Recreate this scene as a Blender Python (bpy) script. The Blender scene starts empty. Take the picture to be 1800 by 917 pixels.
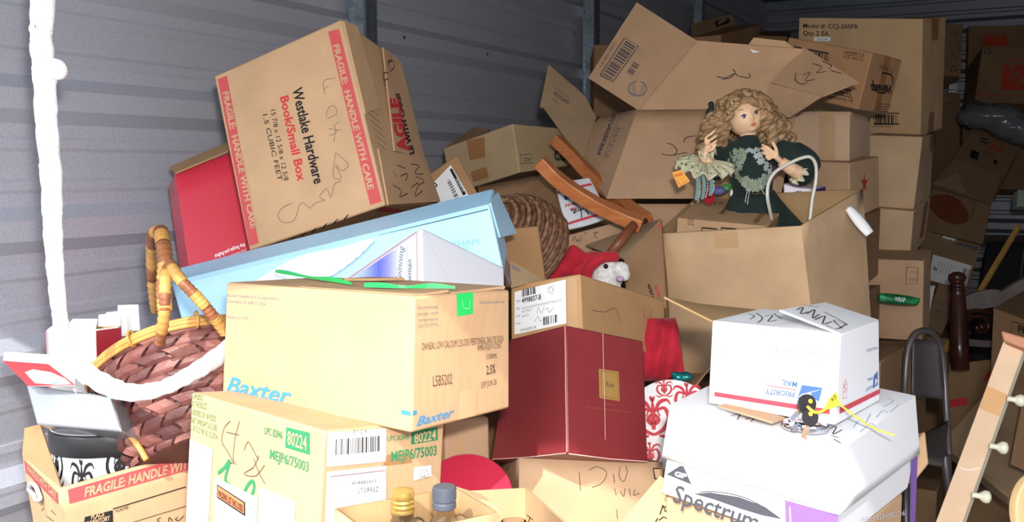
import bpy, bmesh, math, random
from mathutils import Vector, Matrix
from mathutils.geometry import tessellate_polygon
random.seed(7)
C = bpy.context.scene.collection
SC = bpy.context.scene

# ------------------------------------------------------------------ camera, light, exposure
F_PX = 1700.0; IW, IH = 1800.0, 917.0
EYE = 1.45; YAW = math.radians(28.7); PITCH = math.radians(5.6)
CAM = Vector((0, 0, EYE))
FW = Vector((-math.sin(YAW)*math.cos(PITCH), math.cos(YAW)*math.cos(PITCH), -math.sin(PITCH)))
RT = Vector((math.cos(YAW), math.sin(YAW), 0)); UP = RT.cross(FW)
cam_d = bpy.data.cameras.new('camera'); cam = bpy.data.objects.new('camera', cam_d); C.objects.link(cam)
cam_d.sensor_fit = 'HORIZONTAL'; cam_d.sensor_width = 36.0; cam_d.lens = 36.0*F_PX/IW
cam_d.clip_start = 0.02
cam.matrix_world = Matrix((( RT.x, UP.x, -FW.x, CAM.x), (RT.y, UP.y, -FW.y, CAM.y), (RT.z, UP.z, -FW.z, CAM.z), (0,0,0,1)))
SC.camera = cam
w = bpy.data.worlds.new('sky'); SC.world = w; w.use_nodes = True
bg = w.node_tree.nodes['Background']; bg.inputs[0].default_value = (0.80, 0.90, 1.0, 1); bg.inputs[1].default_value = 5.2
sun_d = bpy.data.lights.new('sun', 'SUN'); sun_d.energy = 3.7; sun_d.angle = math.radians(0.6); sun_d.color = (1.0, 0.965, 0.90)
sun = bpy.data.objects.new('sun', sun_d); C.objects.link(sun); sun.location = (1, -4, 6)
sun.rotation_euler = Vector((-0.13, 0.72, -0.66)).to_track_quat('-Z', 'Y').to_euler()
# the flash of the camera that took the picture
fl_d = bpy.data.lights.new('camera_flash', 'AREA'); fl_d.shape = 'RECTANGLE'; fl_d.size = 0.07; fl_d.size_y = 0.045; fl_d.energy = 27.0; fl_d.color = (1.0, 0.96, 0.91)
fl = bpy.data.objects.new('camera_flash', fl_d); C.objects.link(fl)
fl.location = CAM + UP*0.13 + RT*0.05 - FW*0.03; fl.rotation_euler = FW.to_track_quat('-Z', 'Y').to_euler()
SC.view_settings.view_transform = 'Standard'; SC.view_settings.look = 'None'; SC.view_settings.gamma = 1.0
SC.view_settings.use_curve_mapping = False; SC.view_settings.exposure = 0.36

# ------------------------------------------------------------------ helpers
def P(x, y, z):
    """point of the place seen at pixel x, y at a distance z along the view axis"""
    return CAM + (FW + RT*((x-IW/2)/F_PX) - UP*((y-IH/2)/F_PX))*z
def proj(p):
    d = p-CAM; z = d.dot(FW)
    return IW/2+F_PX*d.dot(RT)/z, IH/2-F_PX*d.dot(UP)/z, z
def lin(c):
    return tuple(((v/255)/12.92 if v/255 <= .04045 else ((v/255+.055)/1.055)**2.4) for v in c)
MATS = {}
def mat(name, rgb, rough=.6, metal=0., spec=.5, trans=0., ior=1.45, coat=0., sheen=0.):
    if name in MATS: return MATS[name]
    m = bpy.data.materials.new(name); m.use_nodes = True; MATS[name] = m
    b = m.node_tree.nodes['Principled BSDF']
    b.inputs['Base Color'].default_value = (*lin(rgb), 1); b.inputs['Roughness'].default_value = rough
    b.inputs['Metallic'].default_value = metal; b.inputs['Specular IOR Level'].default_value = spec
    b.inputs['Transmission Weight'].default_value = trans; b.inputs['IOR'].default_value = ior
    b.inputs['Coat Weight'].default_value = coat; b.inputs['Sheen Weight'].default_value = sheen
    return m
def noisy(name, rgb, rgb2, scale=20., rough=.7, metal=0., bump=.0, bscale=None, stretch=(1,1,1), detail=4., spec=.4, sheen=0.):
    if name in MATS: return MATS[name]
    m = mat(name, rgb, rough, metal, spec, sheen=sheen); nt = m.node_tree; b = nt.nodes['Principled BSDF']
    tc = nt.nodes.new('ShaderNodeTexCoord'); mp = nt.nodes.new('ShaderNodeMapping'); mp.inputs['Scale'].default_value = stretch
    nt.links.new(tc.outputs['Object'], mp.inputs[0])
    n = nt.nodes.new('ShaderNodeTexNoise'); n.inputs['Scale'].default_value = scale; n.inputs['Detail'].default_value = detail
    nt.links.new(mp.outputs[0], n.inputs['Vector'])
    r = nt.nodes.new('ShaderNodeValToRGB'); r.color_ramp.elements[0].position = .3; r.color_ramp.elements[1].position = .7
    r.color_ramp.elements[0].color = (*lin(rgb), 1); r.color_ramp.elements[1].color = (*lin(rgb2), 1)
    nt.links.new(n.outputs['Fac'], r.inputs[0]); nt.links.new(r.outputs[0], b.inputs['Base Color'])
    if bump:
        n2 = nt.nodes.new('ShaderNodeTexNoise'); n2.inputs['Scale'].default_value = bscale or scale*3; n2.inputs['Detail'].default_value = 3
        nt.links.new(mp.outputs[0], n2.inputs['Vector'])
        bp = nt.nodes.new('ShaderNodeBump'); bp.inputs['Strength'].default_value = bump; bp.inputs['Distance'].default_value = .004
        nt.links.new(n2.outputs['Fac'], bp.inputs['Height']); nt.links.new(bp.outputs[0], b.inputs['Normal'])
    return m
def board(rgb, tag):
    """corrugated cardboard: mottled kraft paper with faint fluting"""
    name = 'cardboard_'+tag
    if name in MATS: return MATS[name]
    d = tuple(int(c*.93) for c in rgb)
    m = noisy(name, d, rgb, 9., rough=.82, bump=.10, bscale=60., spec=.25)
    nt = m.node_tree; b = nt.nodes['Principled BSDF']
    wv = nt.nodes.new('ShaderNodeTexWave'); wv.inputs['Scale'].default_value = 110; wv.inputs['Distortion'].default_value = .6
    mx = nt.nodes.new('ShaderNodeMix'); mx.data_type = 'RGBA'; mx.blend_type = 'MULTIPLY'; mx.inputs[0].default_value = .035
    src = b.inputs['Base Color'].links[0].from_socket
    tc = nt.nodes.new('ShaderNodeTexCoord'); nt.links.new(tc.outputs['Object'], wv.inputs['Vector'])
    nt.links.new(src, mx.inputs[6]); nt.links.new(wv.outputs['Color'], mx.inputs[7]); nt.links.new(mx.outputs[2], b.inputs['Base Color'])
    return m
CB = board((198, 162, 128), 'tan'); CBL = board((200, 164, 126), 'light'); CBG = board((172, 144, 112), 'greyish')
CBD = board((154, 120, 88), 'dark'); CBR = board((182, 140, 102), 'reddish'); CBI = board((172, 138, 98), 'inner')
INK = mat('black_ink', (38, 36, 38), .75, spec=.2); PEN = mat('marker_ink', (46, 40, 40), .6, spec=.2)
RED = mat('red_ink', (196, 54, 60), .75, spec=.2); PINK = mat('rose_red_ink', (188, 80, 82), .75, spec=.2)
WHITE = mat('white_paper', (238, 238, 238), .7, spec=.25); GREY = mat('grey_ink', (110, 112, 120), .7, spec=.2)
BLUEI = mat('light_blue_ink', (128, 178, 188), .75, spec=.2); GREEN = mat('green_ink', (48, 128, 84), .75, spec=.2)
NAVY = mat('navy_ink', (52, 78, 148), .7, spec=.2); BROWNI = mat('brown_ink', (92, 74, 60), .8, spec=.1)
TAPE = mat('brown_tape', (158, 112, 72), .28, spec=.5); CLEAR = mat('clear_tape', (196, 158, 118), .22, spec=.6)

def mesh_obj(name, verts, faces, m, parent=None, smooth=False, edges=()):
    me = bpy.data.meshes.new(name); me.from_pydata([tuple(v) for v in verts], list(edges), faces)
    if m: me.materials.append(m)
    o = bpy.data.objects.new(name, me); C.objects.link(o)
    if smooth: me.polygons.foreach_set('use_smooth', [True]*len(me.polygons))
    if parent: o.parent = parent
    return o
def tag(o, label, cat, group=None, kind=None):
    if label: o['label'] = label
    if cat: o['category'] = cat
    if group: o['group'] = group
    if kind: o['kind'] = kind
    return o
def empty(name, loc, label=None, cat=None, group=None):
    o = bpy.data.objects.new(name, None); C.objects.link(o); o.location = loc; o.empty_display_size = .05
    return tag(o, label, cat, group)
class MB:
    """collects world-space geometry; build() links it as one mesh, stored relative to its thing's origin"""
    def __init__(s): s.v = []; s.f = []
    def quadgrid(s, rows):
        b = len(s.v); n = len(rows[0])
        for r in rows: s.v += list(r)
        for i in range(len(rows)-1):
            for j in range(n-1): s.f.append((b+i*n+j, b+i*n+j+1, b+(i+1)*n+j+1, b+(i+1)*n+j))
    def tri(s, vs, fs):
        b = len(s.v); s.v += list(vs); s.f += [tuple(b+i for i in f) for f in fs]
    def box(s, o, ax, ay, az):
        c = [o+ax*i+ay*j+az*k for k in (0, 1) for j in (0, 1) for i in (0, 1)]
        s.tri(c, [(0,2,3,1), (4,5,7,6), (0,1,5,4), (2,6,7,3), (1,3,7,5), (0,4,6,2)])
    def tube(s, pts, rad, n=10, caps=True, flat=1.0):
        """rad: number or list; round tube through pts"""
        m = len(pts); rad = rad if isinstance(rad, (list, tuple)) else [rad]*m
        up = None; rows = []
        for i, p in enumerate(pts):
            t = (pts[min(i+1, m-1)]-pts[max(i-1, 0)]).normalized()
            if up is None:
                up = t.orthogonal().normalized()
            up = (up-t*up.dot(t)).normalized(); sd = t.cross(up)
            rows.append([p+(up*math.cos(2*math.pi*k/n)*flat+sd*math.sin(2*math.pi*k/n))*rad[i] for k in range(n)]+[])
        b = len(s.v)
        for r in rows: s.v += r
        for i in range(m-1):
            for k in range(n): s.f.append((b+i*n+k, b+i*n+(k+1) % n, b+(i+1)*n+(k+1) % n, b+(i+1)*n+k))
        if caps:
            s.f.append(tuple(b+k for k in reversed(range(n)))); s.f.append(tuple(b+(m-1)*n+k for k in range(n)))
    def lathe(s, o, ax, prof, n=20, ref=None, sx=1., sy=1.):
        """prof: (radius, height) pairs about axis ax from point o"""
        ax = ax.normalized(); a = (ref-ax*ref.dot(ax)).normalized() if ref else ax.orthogonal().normalized(); c = ax.cross(a)
        b = len(s.v); m = len(prof)
        for r, h in prof:
            for k in range(n):
                t = 2*math.pi*k/n; s.v.append(o+ax*h+(a*math.cos(t)*sx+c*math.sin(t)*sy)*max(r, 1e-5))
        for i in range(m-1):
            for k in range(n): s.f.append((b+i*n+k, b+i*n+(k+1) % n, b+(i+1)*n+(k+1) % n, b+(i+1)*n+k))
        s.f.append(tuple(b+k for k in reversed(range(n)))); s.f.append(tuple(b+(m-1)*n+k for k in range(n)))
    def build(s, name, m, parent=None, smooth=False, origin=None):
        org = Vector((0, 0, 0))
        if parent is not None:
            q = parent
            while q: org = org+q.location; q = q.parent
        elif origin is not None: org = origin
        o = mesh_obj(name, [v-org for v in s.v], s.f, m, parent, smooth)
        if parent is None and origin is not None: o.location = origin
        return o
def base_of(vs):
    c = sum((v for v in vs), Vector())/len(vs); return Vector((c.x, c.y, min(v.z for v in vs)))
def smoothline(pts, k=6):
    """Catmull-Rom through pts (Vectors of any size)"""
    out = []; n = len(pts)
    for i in range(n-1):
        a, b, c, d = pts[max(i-1, 0)], pts[i], pts[i+1], pts[min(i+2, n-1)]
        for j in range(k):
            t = j/k; out.append(.5*((2*b)+(c-a)*t+(2*a-5*b+4*c-d)*t*t+(3*b-a-3*c+d)*t**3))
    out.append(pts[-1]); return out
def bevel(o, wd=.003, seg=2, ang=40):
    b = o.modifiers.new('edge', 'BEVEL'); b.width = wd; b.segments = seg; b.limit_method = 'ANGLE'; b.angle_limit = math.radians(ang)
    return o
_tx = {}
def text_geo(s, bold=0., shear=0., spacing=1.):
    """flat letters as (points, triangles); s runs 0..1 along the word, t 0..1 from baseline to cap height"""
    k = (s, bold, shear, spacing)
    if k in _tx: return _tx[k]
    cu = bpy.data.curves.new('t', 'FONT'); cu.body = s; cu.size = 1.; cu.offset = bold; cu.shear = shear; cu.resolution_u = 2; cu.space_character = spacing
    ob = bpy.data.objects.new('t', cu); C.objects.link(ob)
    dg = bpy.context.evaluated_depsgraph_get(); me = bpy.data.meshes.new_from_object(ob.evaluated_get(dg)); me.calc_loop_triangles()
    vs = [v.co.copy() for v in me.vertices]; fs = [tuple(t.vertices) for t in me.loop_triangles]
    x0 = min((v.x for v in vs), default=0); x1 = max((v.x for v in vs), default=1)
    bpy.data.objects.remove(ob); bpy.data.curves.remove(cu); bpy.data.meshes.remove(me)
    _tx[k] = ([((v.x-x0)/max(x1-x0, 1e-6), v.y/.70) for v in vs], fs); return _tx[k]

FACES = {'f': ('000', '100', '101', '001'), 'r': ('100', '110', '111', '101'), 'l': ('010', '000', '001', '011'),
         't': ('001', '101', '111', '011'), 'b': ('010', '110', '100', '000'), 'k': ('110', '010', '011', '111')}
CODES = [f'{i}{j}{k}' for i in (0, 1) for j in (0, 1) for k in (0, 1)]
class Box:
    """a six-sided body given by eight corners; faces carry print, tape and labels as thin geometry"""
    def __init__(s, corners, bulge=.0):
        s.c = corners; s.bulge = bulge; s.mid = sum(corners.values(), Vector())/8; s.o = None; s.dec = {}; s.sub = {}
    def nrm(s, f):
        a, b, c, d = (s.c[k] for k in FACES[f]); n = (b-a+c-d).cross(d-a+c-b).normalized()
        return n if n.dot((a+b+c+d)/4-s.mid) > 0 else -n
    def fp(s, f, u, v, off=0.):
        a, b, c, d = (s.c[k] for k in FACES[f])
        p = a*(1-u)*(1-v)+b*u*(1-v)+c*u*v+d*(1-u)*v
        bl = s.bulge*16*u*(1-u)*v*(1-v) if 0 < u < 1 and 0 < v < 1 else 0
        return p+s.nrm(f)*(off+bl)
    def uv(s, f, x, y):
        u = v = .5
        for _ in range(25):
            q = proj(s.fp(f, u, v)); e = 1e-4
            qu = proj(s.fp(f, u+e, v)); qv = proj(s.fp(f, u, v+e))
            a, b, c, d = (qu[0]-q[0])/e, (qv[0]-q[0])/e, (qu[1]-q[1])/e, (qv[1]-q[1])/e
            det = a*d-b*c; rx, ry = x-q[0], y-q[1]
            if abs(det) < 1e-9 or abs(rx)+abs(ry) < .02: break
            du = (d*rx-b*ry)/det; dv = (a*ry-c*rx)/det
            k = min(1., .6/max(abs(du), abs(dv), 1e-9)); u += du*k; v += dv*k
        return Vector((u, v))
    def body(s, name, m, skip='', n=6, origin=None, parent=None, bev=.004, thick=0., inner=None):
        """closed shell, or open at the faces in skip with walls of a thickness"""
        mb = MB()
        for f in FACES:
            if f in skip: continue
            rows = [[s.fp(f, i/n, j/n) for i in range(n+1)] for j in range(n+1)]
            if s.nrm(f).dot((rows[0][-1]-rows[0][0]).cross(rows[-1][0]-rows[0][0])) < 0: rows = [r[::-1] for r in rows]
            mb.quadgrid(rows)
        o = mb.build(name, m, parent, True, origin or base_of(list(s.c.values())))
        bm = bmesh.new(); bm.from_mesh(o.data); bmesh.ops.remove_doubles(bm, verts=bm.verts, dist=1e-5); bm.to_mesh(o.data); bm.free()
        if thick:
            sm = o.modifiers.new('board', 'SOLIDIFY'); sm.thickness = thick; sm.offset = -1
            if inner: o.data.materials.append(inner); sm.material_offset = 1; sm.material_offset_rim = 1
        elif bev: bevel(o, bev, 2)
        s.o = o; o.data.set_sharp_from_angle(angle=math.radians(35)) if hasattr(o.data, 'set_sharp_from_angle') else None
        return o
    # --- flat print
    def _add(s, part, m, vs, fs, sub=None, own=True, face=''):
        s.cnt = getattr(s, 'cnt', 0)+1; s.last = getattr(s, 'last', {})
        k = (part, m.name, s.cnt if own else face, s.last.get(sub))
        d = s.dec.setdefault(k, (MB(), m)); d[0].tri(vs, fs); s.last[part] = k
    def text(s, f, t, p0, p1, up, m, part='lettering', sub=None, bold=0., shear=0., off=.0011, spacing=1.):
        o = s.uv(f, *p0); a = s.uv(f, *p1)-o; b = s.uv(f, p0[0]+up[0], p0[1]+up[1])-o
        vs, fs = text_geo(t, bold, shear, spacing)
        s._add(part, m, [s.fp(f, *(o+a*x+b*y), off) for x, y in vs], fs, sub)
    def poly(s, f, px, m, part='printed_mark', sub=None, off=.0008, n=1):
        q = [s.uv(f, *p) for p in px]
        if len(q) == 4:
            k = 4; rows = [[s.fp(f, *((q[0]*(1-i/k)+q[1]*i/k)*(1-j/k)+(q[3]*(1-i/k)+q[2]*i/k)*j/k), off) for i in range(k+1)] for j in range(k+1)]
            b = MB(); b.quadgrid(rows); s._add(part, m, b.v, b.f, sub)
        else:
            vs = [Vector((a.x, a.y, 0)) for a in q]; fs = tessellate_polygon([vs])
            s._add(part, m, [s.fp(f, a.x, a.y, off) for a in q], [tuple(t) for t in fs], sub)
    def stroke(s, f, px, wd=.0022, m=None, part='handwriting', sub=None, off=.0012, k=5, closed=False):
        q = [s.uv(f, *p) for p in px]
        if closed: q.append(q[0])
        if k > 1 and len(q) > 2: q = smoothline(q, k)
        p3 = [s.fp(f, a.x, a.y, off) for a in q]; n = s.nrm(f); vs = []
        for i, p in enumerate(p3):
            t = p3[min(i+1, len(p3)-1)]-p3[max(i-1, 0)]; sd = t.cross(n)
            sd = sd.normalized()*wd/2 if sd.length > 1e-9 else Vector((0, 0, wd/2)); vs += [p-sd, p+sd]
        s._add(part, m or PEN, vs, [(2*i, 2*i+1, 2*i+3, 2*i+2) for i in range(len(p3)-1)], sub, False, f)
    def bars(s, f, px, m=None, n=24, seed=1, part='barcode', sub=None, off=.0014):
        """px: corners BL, BR, TR, TL of the code; bars stand from BL-BR to TL-TR"""
        r = random.Random(seed); q = [s.uv(f, *p) for p in px]; x = 0.
        ws = [r.choice((1, 1, 2, 3)) for _ in range(2*n)]; tot = sum(ws); vs = []; fs = []
        for i, wd in enumerate(ws):
            if i % 2 == 0:
                a, b = x/tot, (x+wd)/tot; bse = len(vs)
                for t, e0, e1 in ((a, q[0], q[1]), (b, q[0], q[1]), (b, q[3], q[2]), (a, q[3], q[2])):
                    g = e0*(1-t)+e1*t; vs.append(s.fp(f, g.x, g.y, off))
                fs.append((bse, bse+1, bse+2, bse+3))
            x += wd
        s._add(part, m or INK, vs, fs, sub)
    def finish(s, label=None, cat=None, group=None, parent=None):
        """links the collected print as children of the body; sub names the part that carries it"""
        made = {}
        for k, (mb, m) in s.dec.items():
            if k[3] is None: made[k] = mb.build(k[0], m, s.o)
        for k, (mb, m) in s.dec.items():
            if k[3] is not None: made[k] = mb.build(k[0], m, made.get(k[3], s.o))
        for k in s.dec:
            if isinstance(k[2], str): made[k]['kind'] = 'stuff'       # pen strokes and fine print: one part
        if label: tag(s.o, label, cat, group)
        return s.o
def rotm(r):
    return Matrix.Rotation(r[0], 3, 'Z') @ (Matrix.Rotation(math.hypot(r[1], r[2]), 3, Vector((r[1], r[2], 0))) if math.hypot(r[1], r[2]) > 1e-9 else Matrix.Identity(3))
def cuboid(c, r, d, snap=None, bulge=0.):
    """box of size d, centre c, turned by r; snap: corners dented or bulged to where the photograph shows them"""
    R = rotm(r); cs = {k: Vector(c)+R @ Vector([(int(k[i])-.5)*d[i] for i in range(3)]) for k in CODES}
    for k, (x, y) in (snap or {}).items(): cs[k] = P(x, y, proj(cs[k])[2])
    return Box(cs, bulge)
def pbox(fl, bl, fr, br, h, dn=None, bulge=0.):
    """box from four top corners (front-left, back-left, front-right, back-right) and a height downwards"""
    dn = dn or Vector((0, 0, -1)); t = {'001': fl, '011': bl, '101': fr, '111': br}
    cs = dict(t); cs.update({k[:2]+'0': v+dn*h for k, v in t.items()}); return Box(cs, bulge)
def fpar(a, b, d, depth, h=None):
    """box from its front face corners bottom-left a, bottom-right b, top-left d and a depth away from the viewer"""
    c = b+d-a; n = (b-a).cross(d-a).normalized(); n = n if n.dot(FW) > 0 else -n
    cs = {'000': a, '100': b, '101': c, '001': d}; cs.update({'010': a+n*depth, '110': b+n*depth, '111': c+n*depth, '011': d+n*depth}); return Box(cs)
def panel(pts, th=.004, back=True):
    """sheet of board from four corners BL, BR, TR, TL (seen from the camera), thickness away from the viewer"""
    a, b, c, d = pts; n = (b-a).cross(d-a).normalized(); n = n if n.dot(((a+b+c+d)/4-CAM)) > 0 else -n
    cs = {'000': a, '100': b, '101': c, '001': d, '010': a+n*th, '110': b+n*th, '111': c+n*th, '011': d+n*th}
    return Box(cs)
def flap(pts, m, parent=None, name='flap', th=.004, curl=0.):
    p = panel(pts, th); p.bulge = curl; p.body(name, m, n=5 if curl else 2, parent=parent, bev=0); return p

# ------------------------------------------------------------------ the storage unit
GALV = noisy('galvanised_sheet', (176, 178, 190), (198, 200, 212), 260., rough=.45, metal=.18, bump=.05, bscale=300., spec=.5)
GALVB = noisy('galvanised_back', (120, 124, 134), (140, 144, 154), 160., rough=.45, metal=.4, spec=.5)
STEEL = noisy('steel_post', (132, 144, 156), (160, 172, 182), 60., rough=.32, metal=.75)
CONC = noisy('concrete', (120, 112, 104), (150, 142, 132), 6., rough=.9, bump=.2)
DARKM = mat('ceiling_metal', (70, 72, 80), .6, .4)
XL, XR, YB, YF, ZC, ZH = -2.1, 0.95, 8.3, 0.25, 2.80, 2.19
prof = []                                    # height, how far the sheet stands into the room
def rib_profile(z0, z1):
    out = []; k = math.floor((z0-1.30)/.305)-1
    while True:
        c = 1.30+.305*k
        if c-.2 > z1: break
        out += [(c-.056, 0), (c-.024, .036), (c+.024, .036), (c+.056, 0), (c+.085, 0), (c+.094, .005), (c+.112, .005), (c+.121, 0), (c+.184, 0), (c+.193, .005), (c+.211, .005), (c+.220, 0)]
        k += 1
    out = [p for p in out if z0 < p[0] < z1]; return [(z0, out[0][1])]+out+[(z1, out[-1][1])]
def sheet(name, z0, z1, p0, p1, nrm, m, parent=None, lift=0., origin=None):
    pr = rib_profile(z0, z1); mb = MB()
    rows = [[p0+Vector((0, 0, z))+nrm*(d+lift), p1+Vector((0, 0, z))+nrm*(d+lift)] for z, d in pr]
    rows2 = [[p0+Vector((0, 0, z))-nrm*.012, p1+Vector((0, 0, z))-nrm*.012] for z, d in reversed(pr)]
    rr = rows+rows2+[rows[0]]
    mb.quadgrid(rr); b = len(mb.v); n = len(pr)
    mb.f.append(tuple(i*2 for i in range(2*n))); mb.f.append(tuple(i*2+1 for i in reversed(range(2*n))))
    o = mb.build(name, m, parent, False, origin); return o
NX = Vector((1, 0, 0))
wl = sheet('wall_left', 0, .70, Vector((XL, YF-.35, 0)), Vector((XL, YB, 0)), NX, GALV, origin=Vector((XL, 4, 0)))
tag(wl, 'grey ribbed metal side wall of the storage unit', None, kind='structure')
for i, (a, b) in enumerate(((.70, 1.585), (1.585, 2.42), (2.42, 2.80))):
    sheet('wall_sheet', a, b, Vector((XL, YF-.35, 0)), Vector((XL, YB, 0)), NX, GALV, wl, .0015*(1+i % 2))
for y in (2.68, 4.56, 6.30):                 # steel posts with folded edges standing against the sheets
    mb = MB(); x = XL+.038
    pr = [(0, -.055), (.004, -.055), (.004, -.040), (.052, -.038), (.056, -.030), (.056, .030), (.052, .038), (.004, .040), (.004, .055), (0, .055)]
    mb.quadgrid([[Vector((x+a, y+b, z)) for a, b in pr]+[Vector((x, y-.055, z))] for z in (0, ZC)])
    po = mb.build('post', STEEL, wl)
    for zz in (1.42, 1.61, 1.915, 2.06, 2.22):
        for dy in (-.048, .048):
            sc = MB(); sc.lathe(Vector((x+.003, y+dy, zz)), NX, [(.006, 0), (.006, .002), (.004, .004)], 8); sc.build('screw', STEEL, po)
for (y, z) in ((2.95, 1.915), (3.55, 1.915), (3.25, 1.30), (4.4, 1.915), (4.42, 1.605), (4.42, 2.1)):
    sc = MB(); sc.lathe(Vector((XL+.03, y, z)), NX, [(.011, 0), (.011, .003), (.006, .005), (.006, .009)], 8); sc.build('wall_screw', STEEL, wl)
wb = sheet('wall_back', 0, ZC, Vector((XL, YB, 0)), Vector((XR, YB, 0)), Vector((0, -1, 0)), GALVB, origin=Vector((-.6, YB, 0))); tag(wb, 'ribbed metal back wall of the storage unit', None, kind='structure')
wr = sheet('wall_right', 0, ZC, Vector((XR, YF-.35, 0)), Vector((XR, YB, 0)), Vector((-1, 0, 0)), GALV, origin=Vector((XR, 4, 0))); tag(wr, 'ribbed metal side wall out of view', None, kind='structure')
def slab(name, a, b, m, label):
    a = Vector(a); b = Vector(b); d = b-a; mb = MB(); mb.box(a, Vector((d.x, 0, 0)), Vector((0, d.y, 0)), Vector((0, 0, d.z)))
    return tag(mb.build(name, m, None, False, Vector((a.x+d.x/2, a.y+d.y/2, a.z))), label, None, kind='structure')
slab('floor', (XL-.05, YF-.35, -.10), (XR+.05, YB+.05, 0), CONC, 'bare concrete floor of the storage unit')
slab('ground', (-14, -16, -.14), (14, YF-.35, -.02), noisy('asphalt', (62, 61, 60), (80, 78, 76), 30., rough=.9, bump=.3), 'asphalt drive in front of the storage unit')
slab('ceiling', (XL-.05, YF-.02, ZC), (XR+.05, YB+.05, ZC+.05), DARKM, 'dark metal ceiling of the storage unit')
slab('wall_front', (XL-.05, YF-.10, ZH), (XR+.05, YF, ZC+.05), GALV, 'metal header above the open door')
slab('low_sky_blocker', (-14, -12, -.02), (14, -9, 3.6), mat('block_wall', (150, 140, 128), .9), 'unseen block across the drive, added to hide the low sky')  # out of view, added to keep low sky light off the deep interior
for i, zz in enumerate((ZC-.02,)):
    mb = MB(); mb.box(Vector((XL, YB-.09, ZC-.07)), Vector((XR-XL, 0, 0)), Vector((0, .06, 0)), Vector((0, 0, .07))); t = mb.build('trim_1', STEEL, None, False, Vector((-.6, YB-.06, ZC-.07))); tag(t, 'steel angle along the top of the back wall', None, kind='structure')
for y in (2.2, 4.2, 6.2):
    mb = MB(); mb.box(Vector((XL, y, ZC-.12)), Vector((XR-XL, 0, 0)), Vector((0, .07, 0)), Vector((0, 0, .12))); t = mb.build('ceiling_beam', DARKM, None, False, Vector((-.6, y, ZC-.12))); tag(t, 'steel purlin under the ceiling', None, kind='structure')

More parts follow.
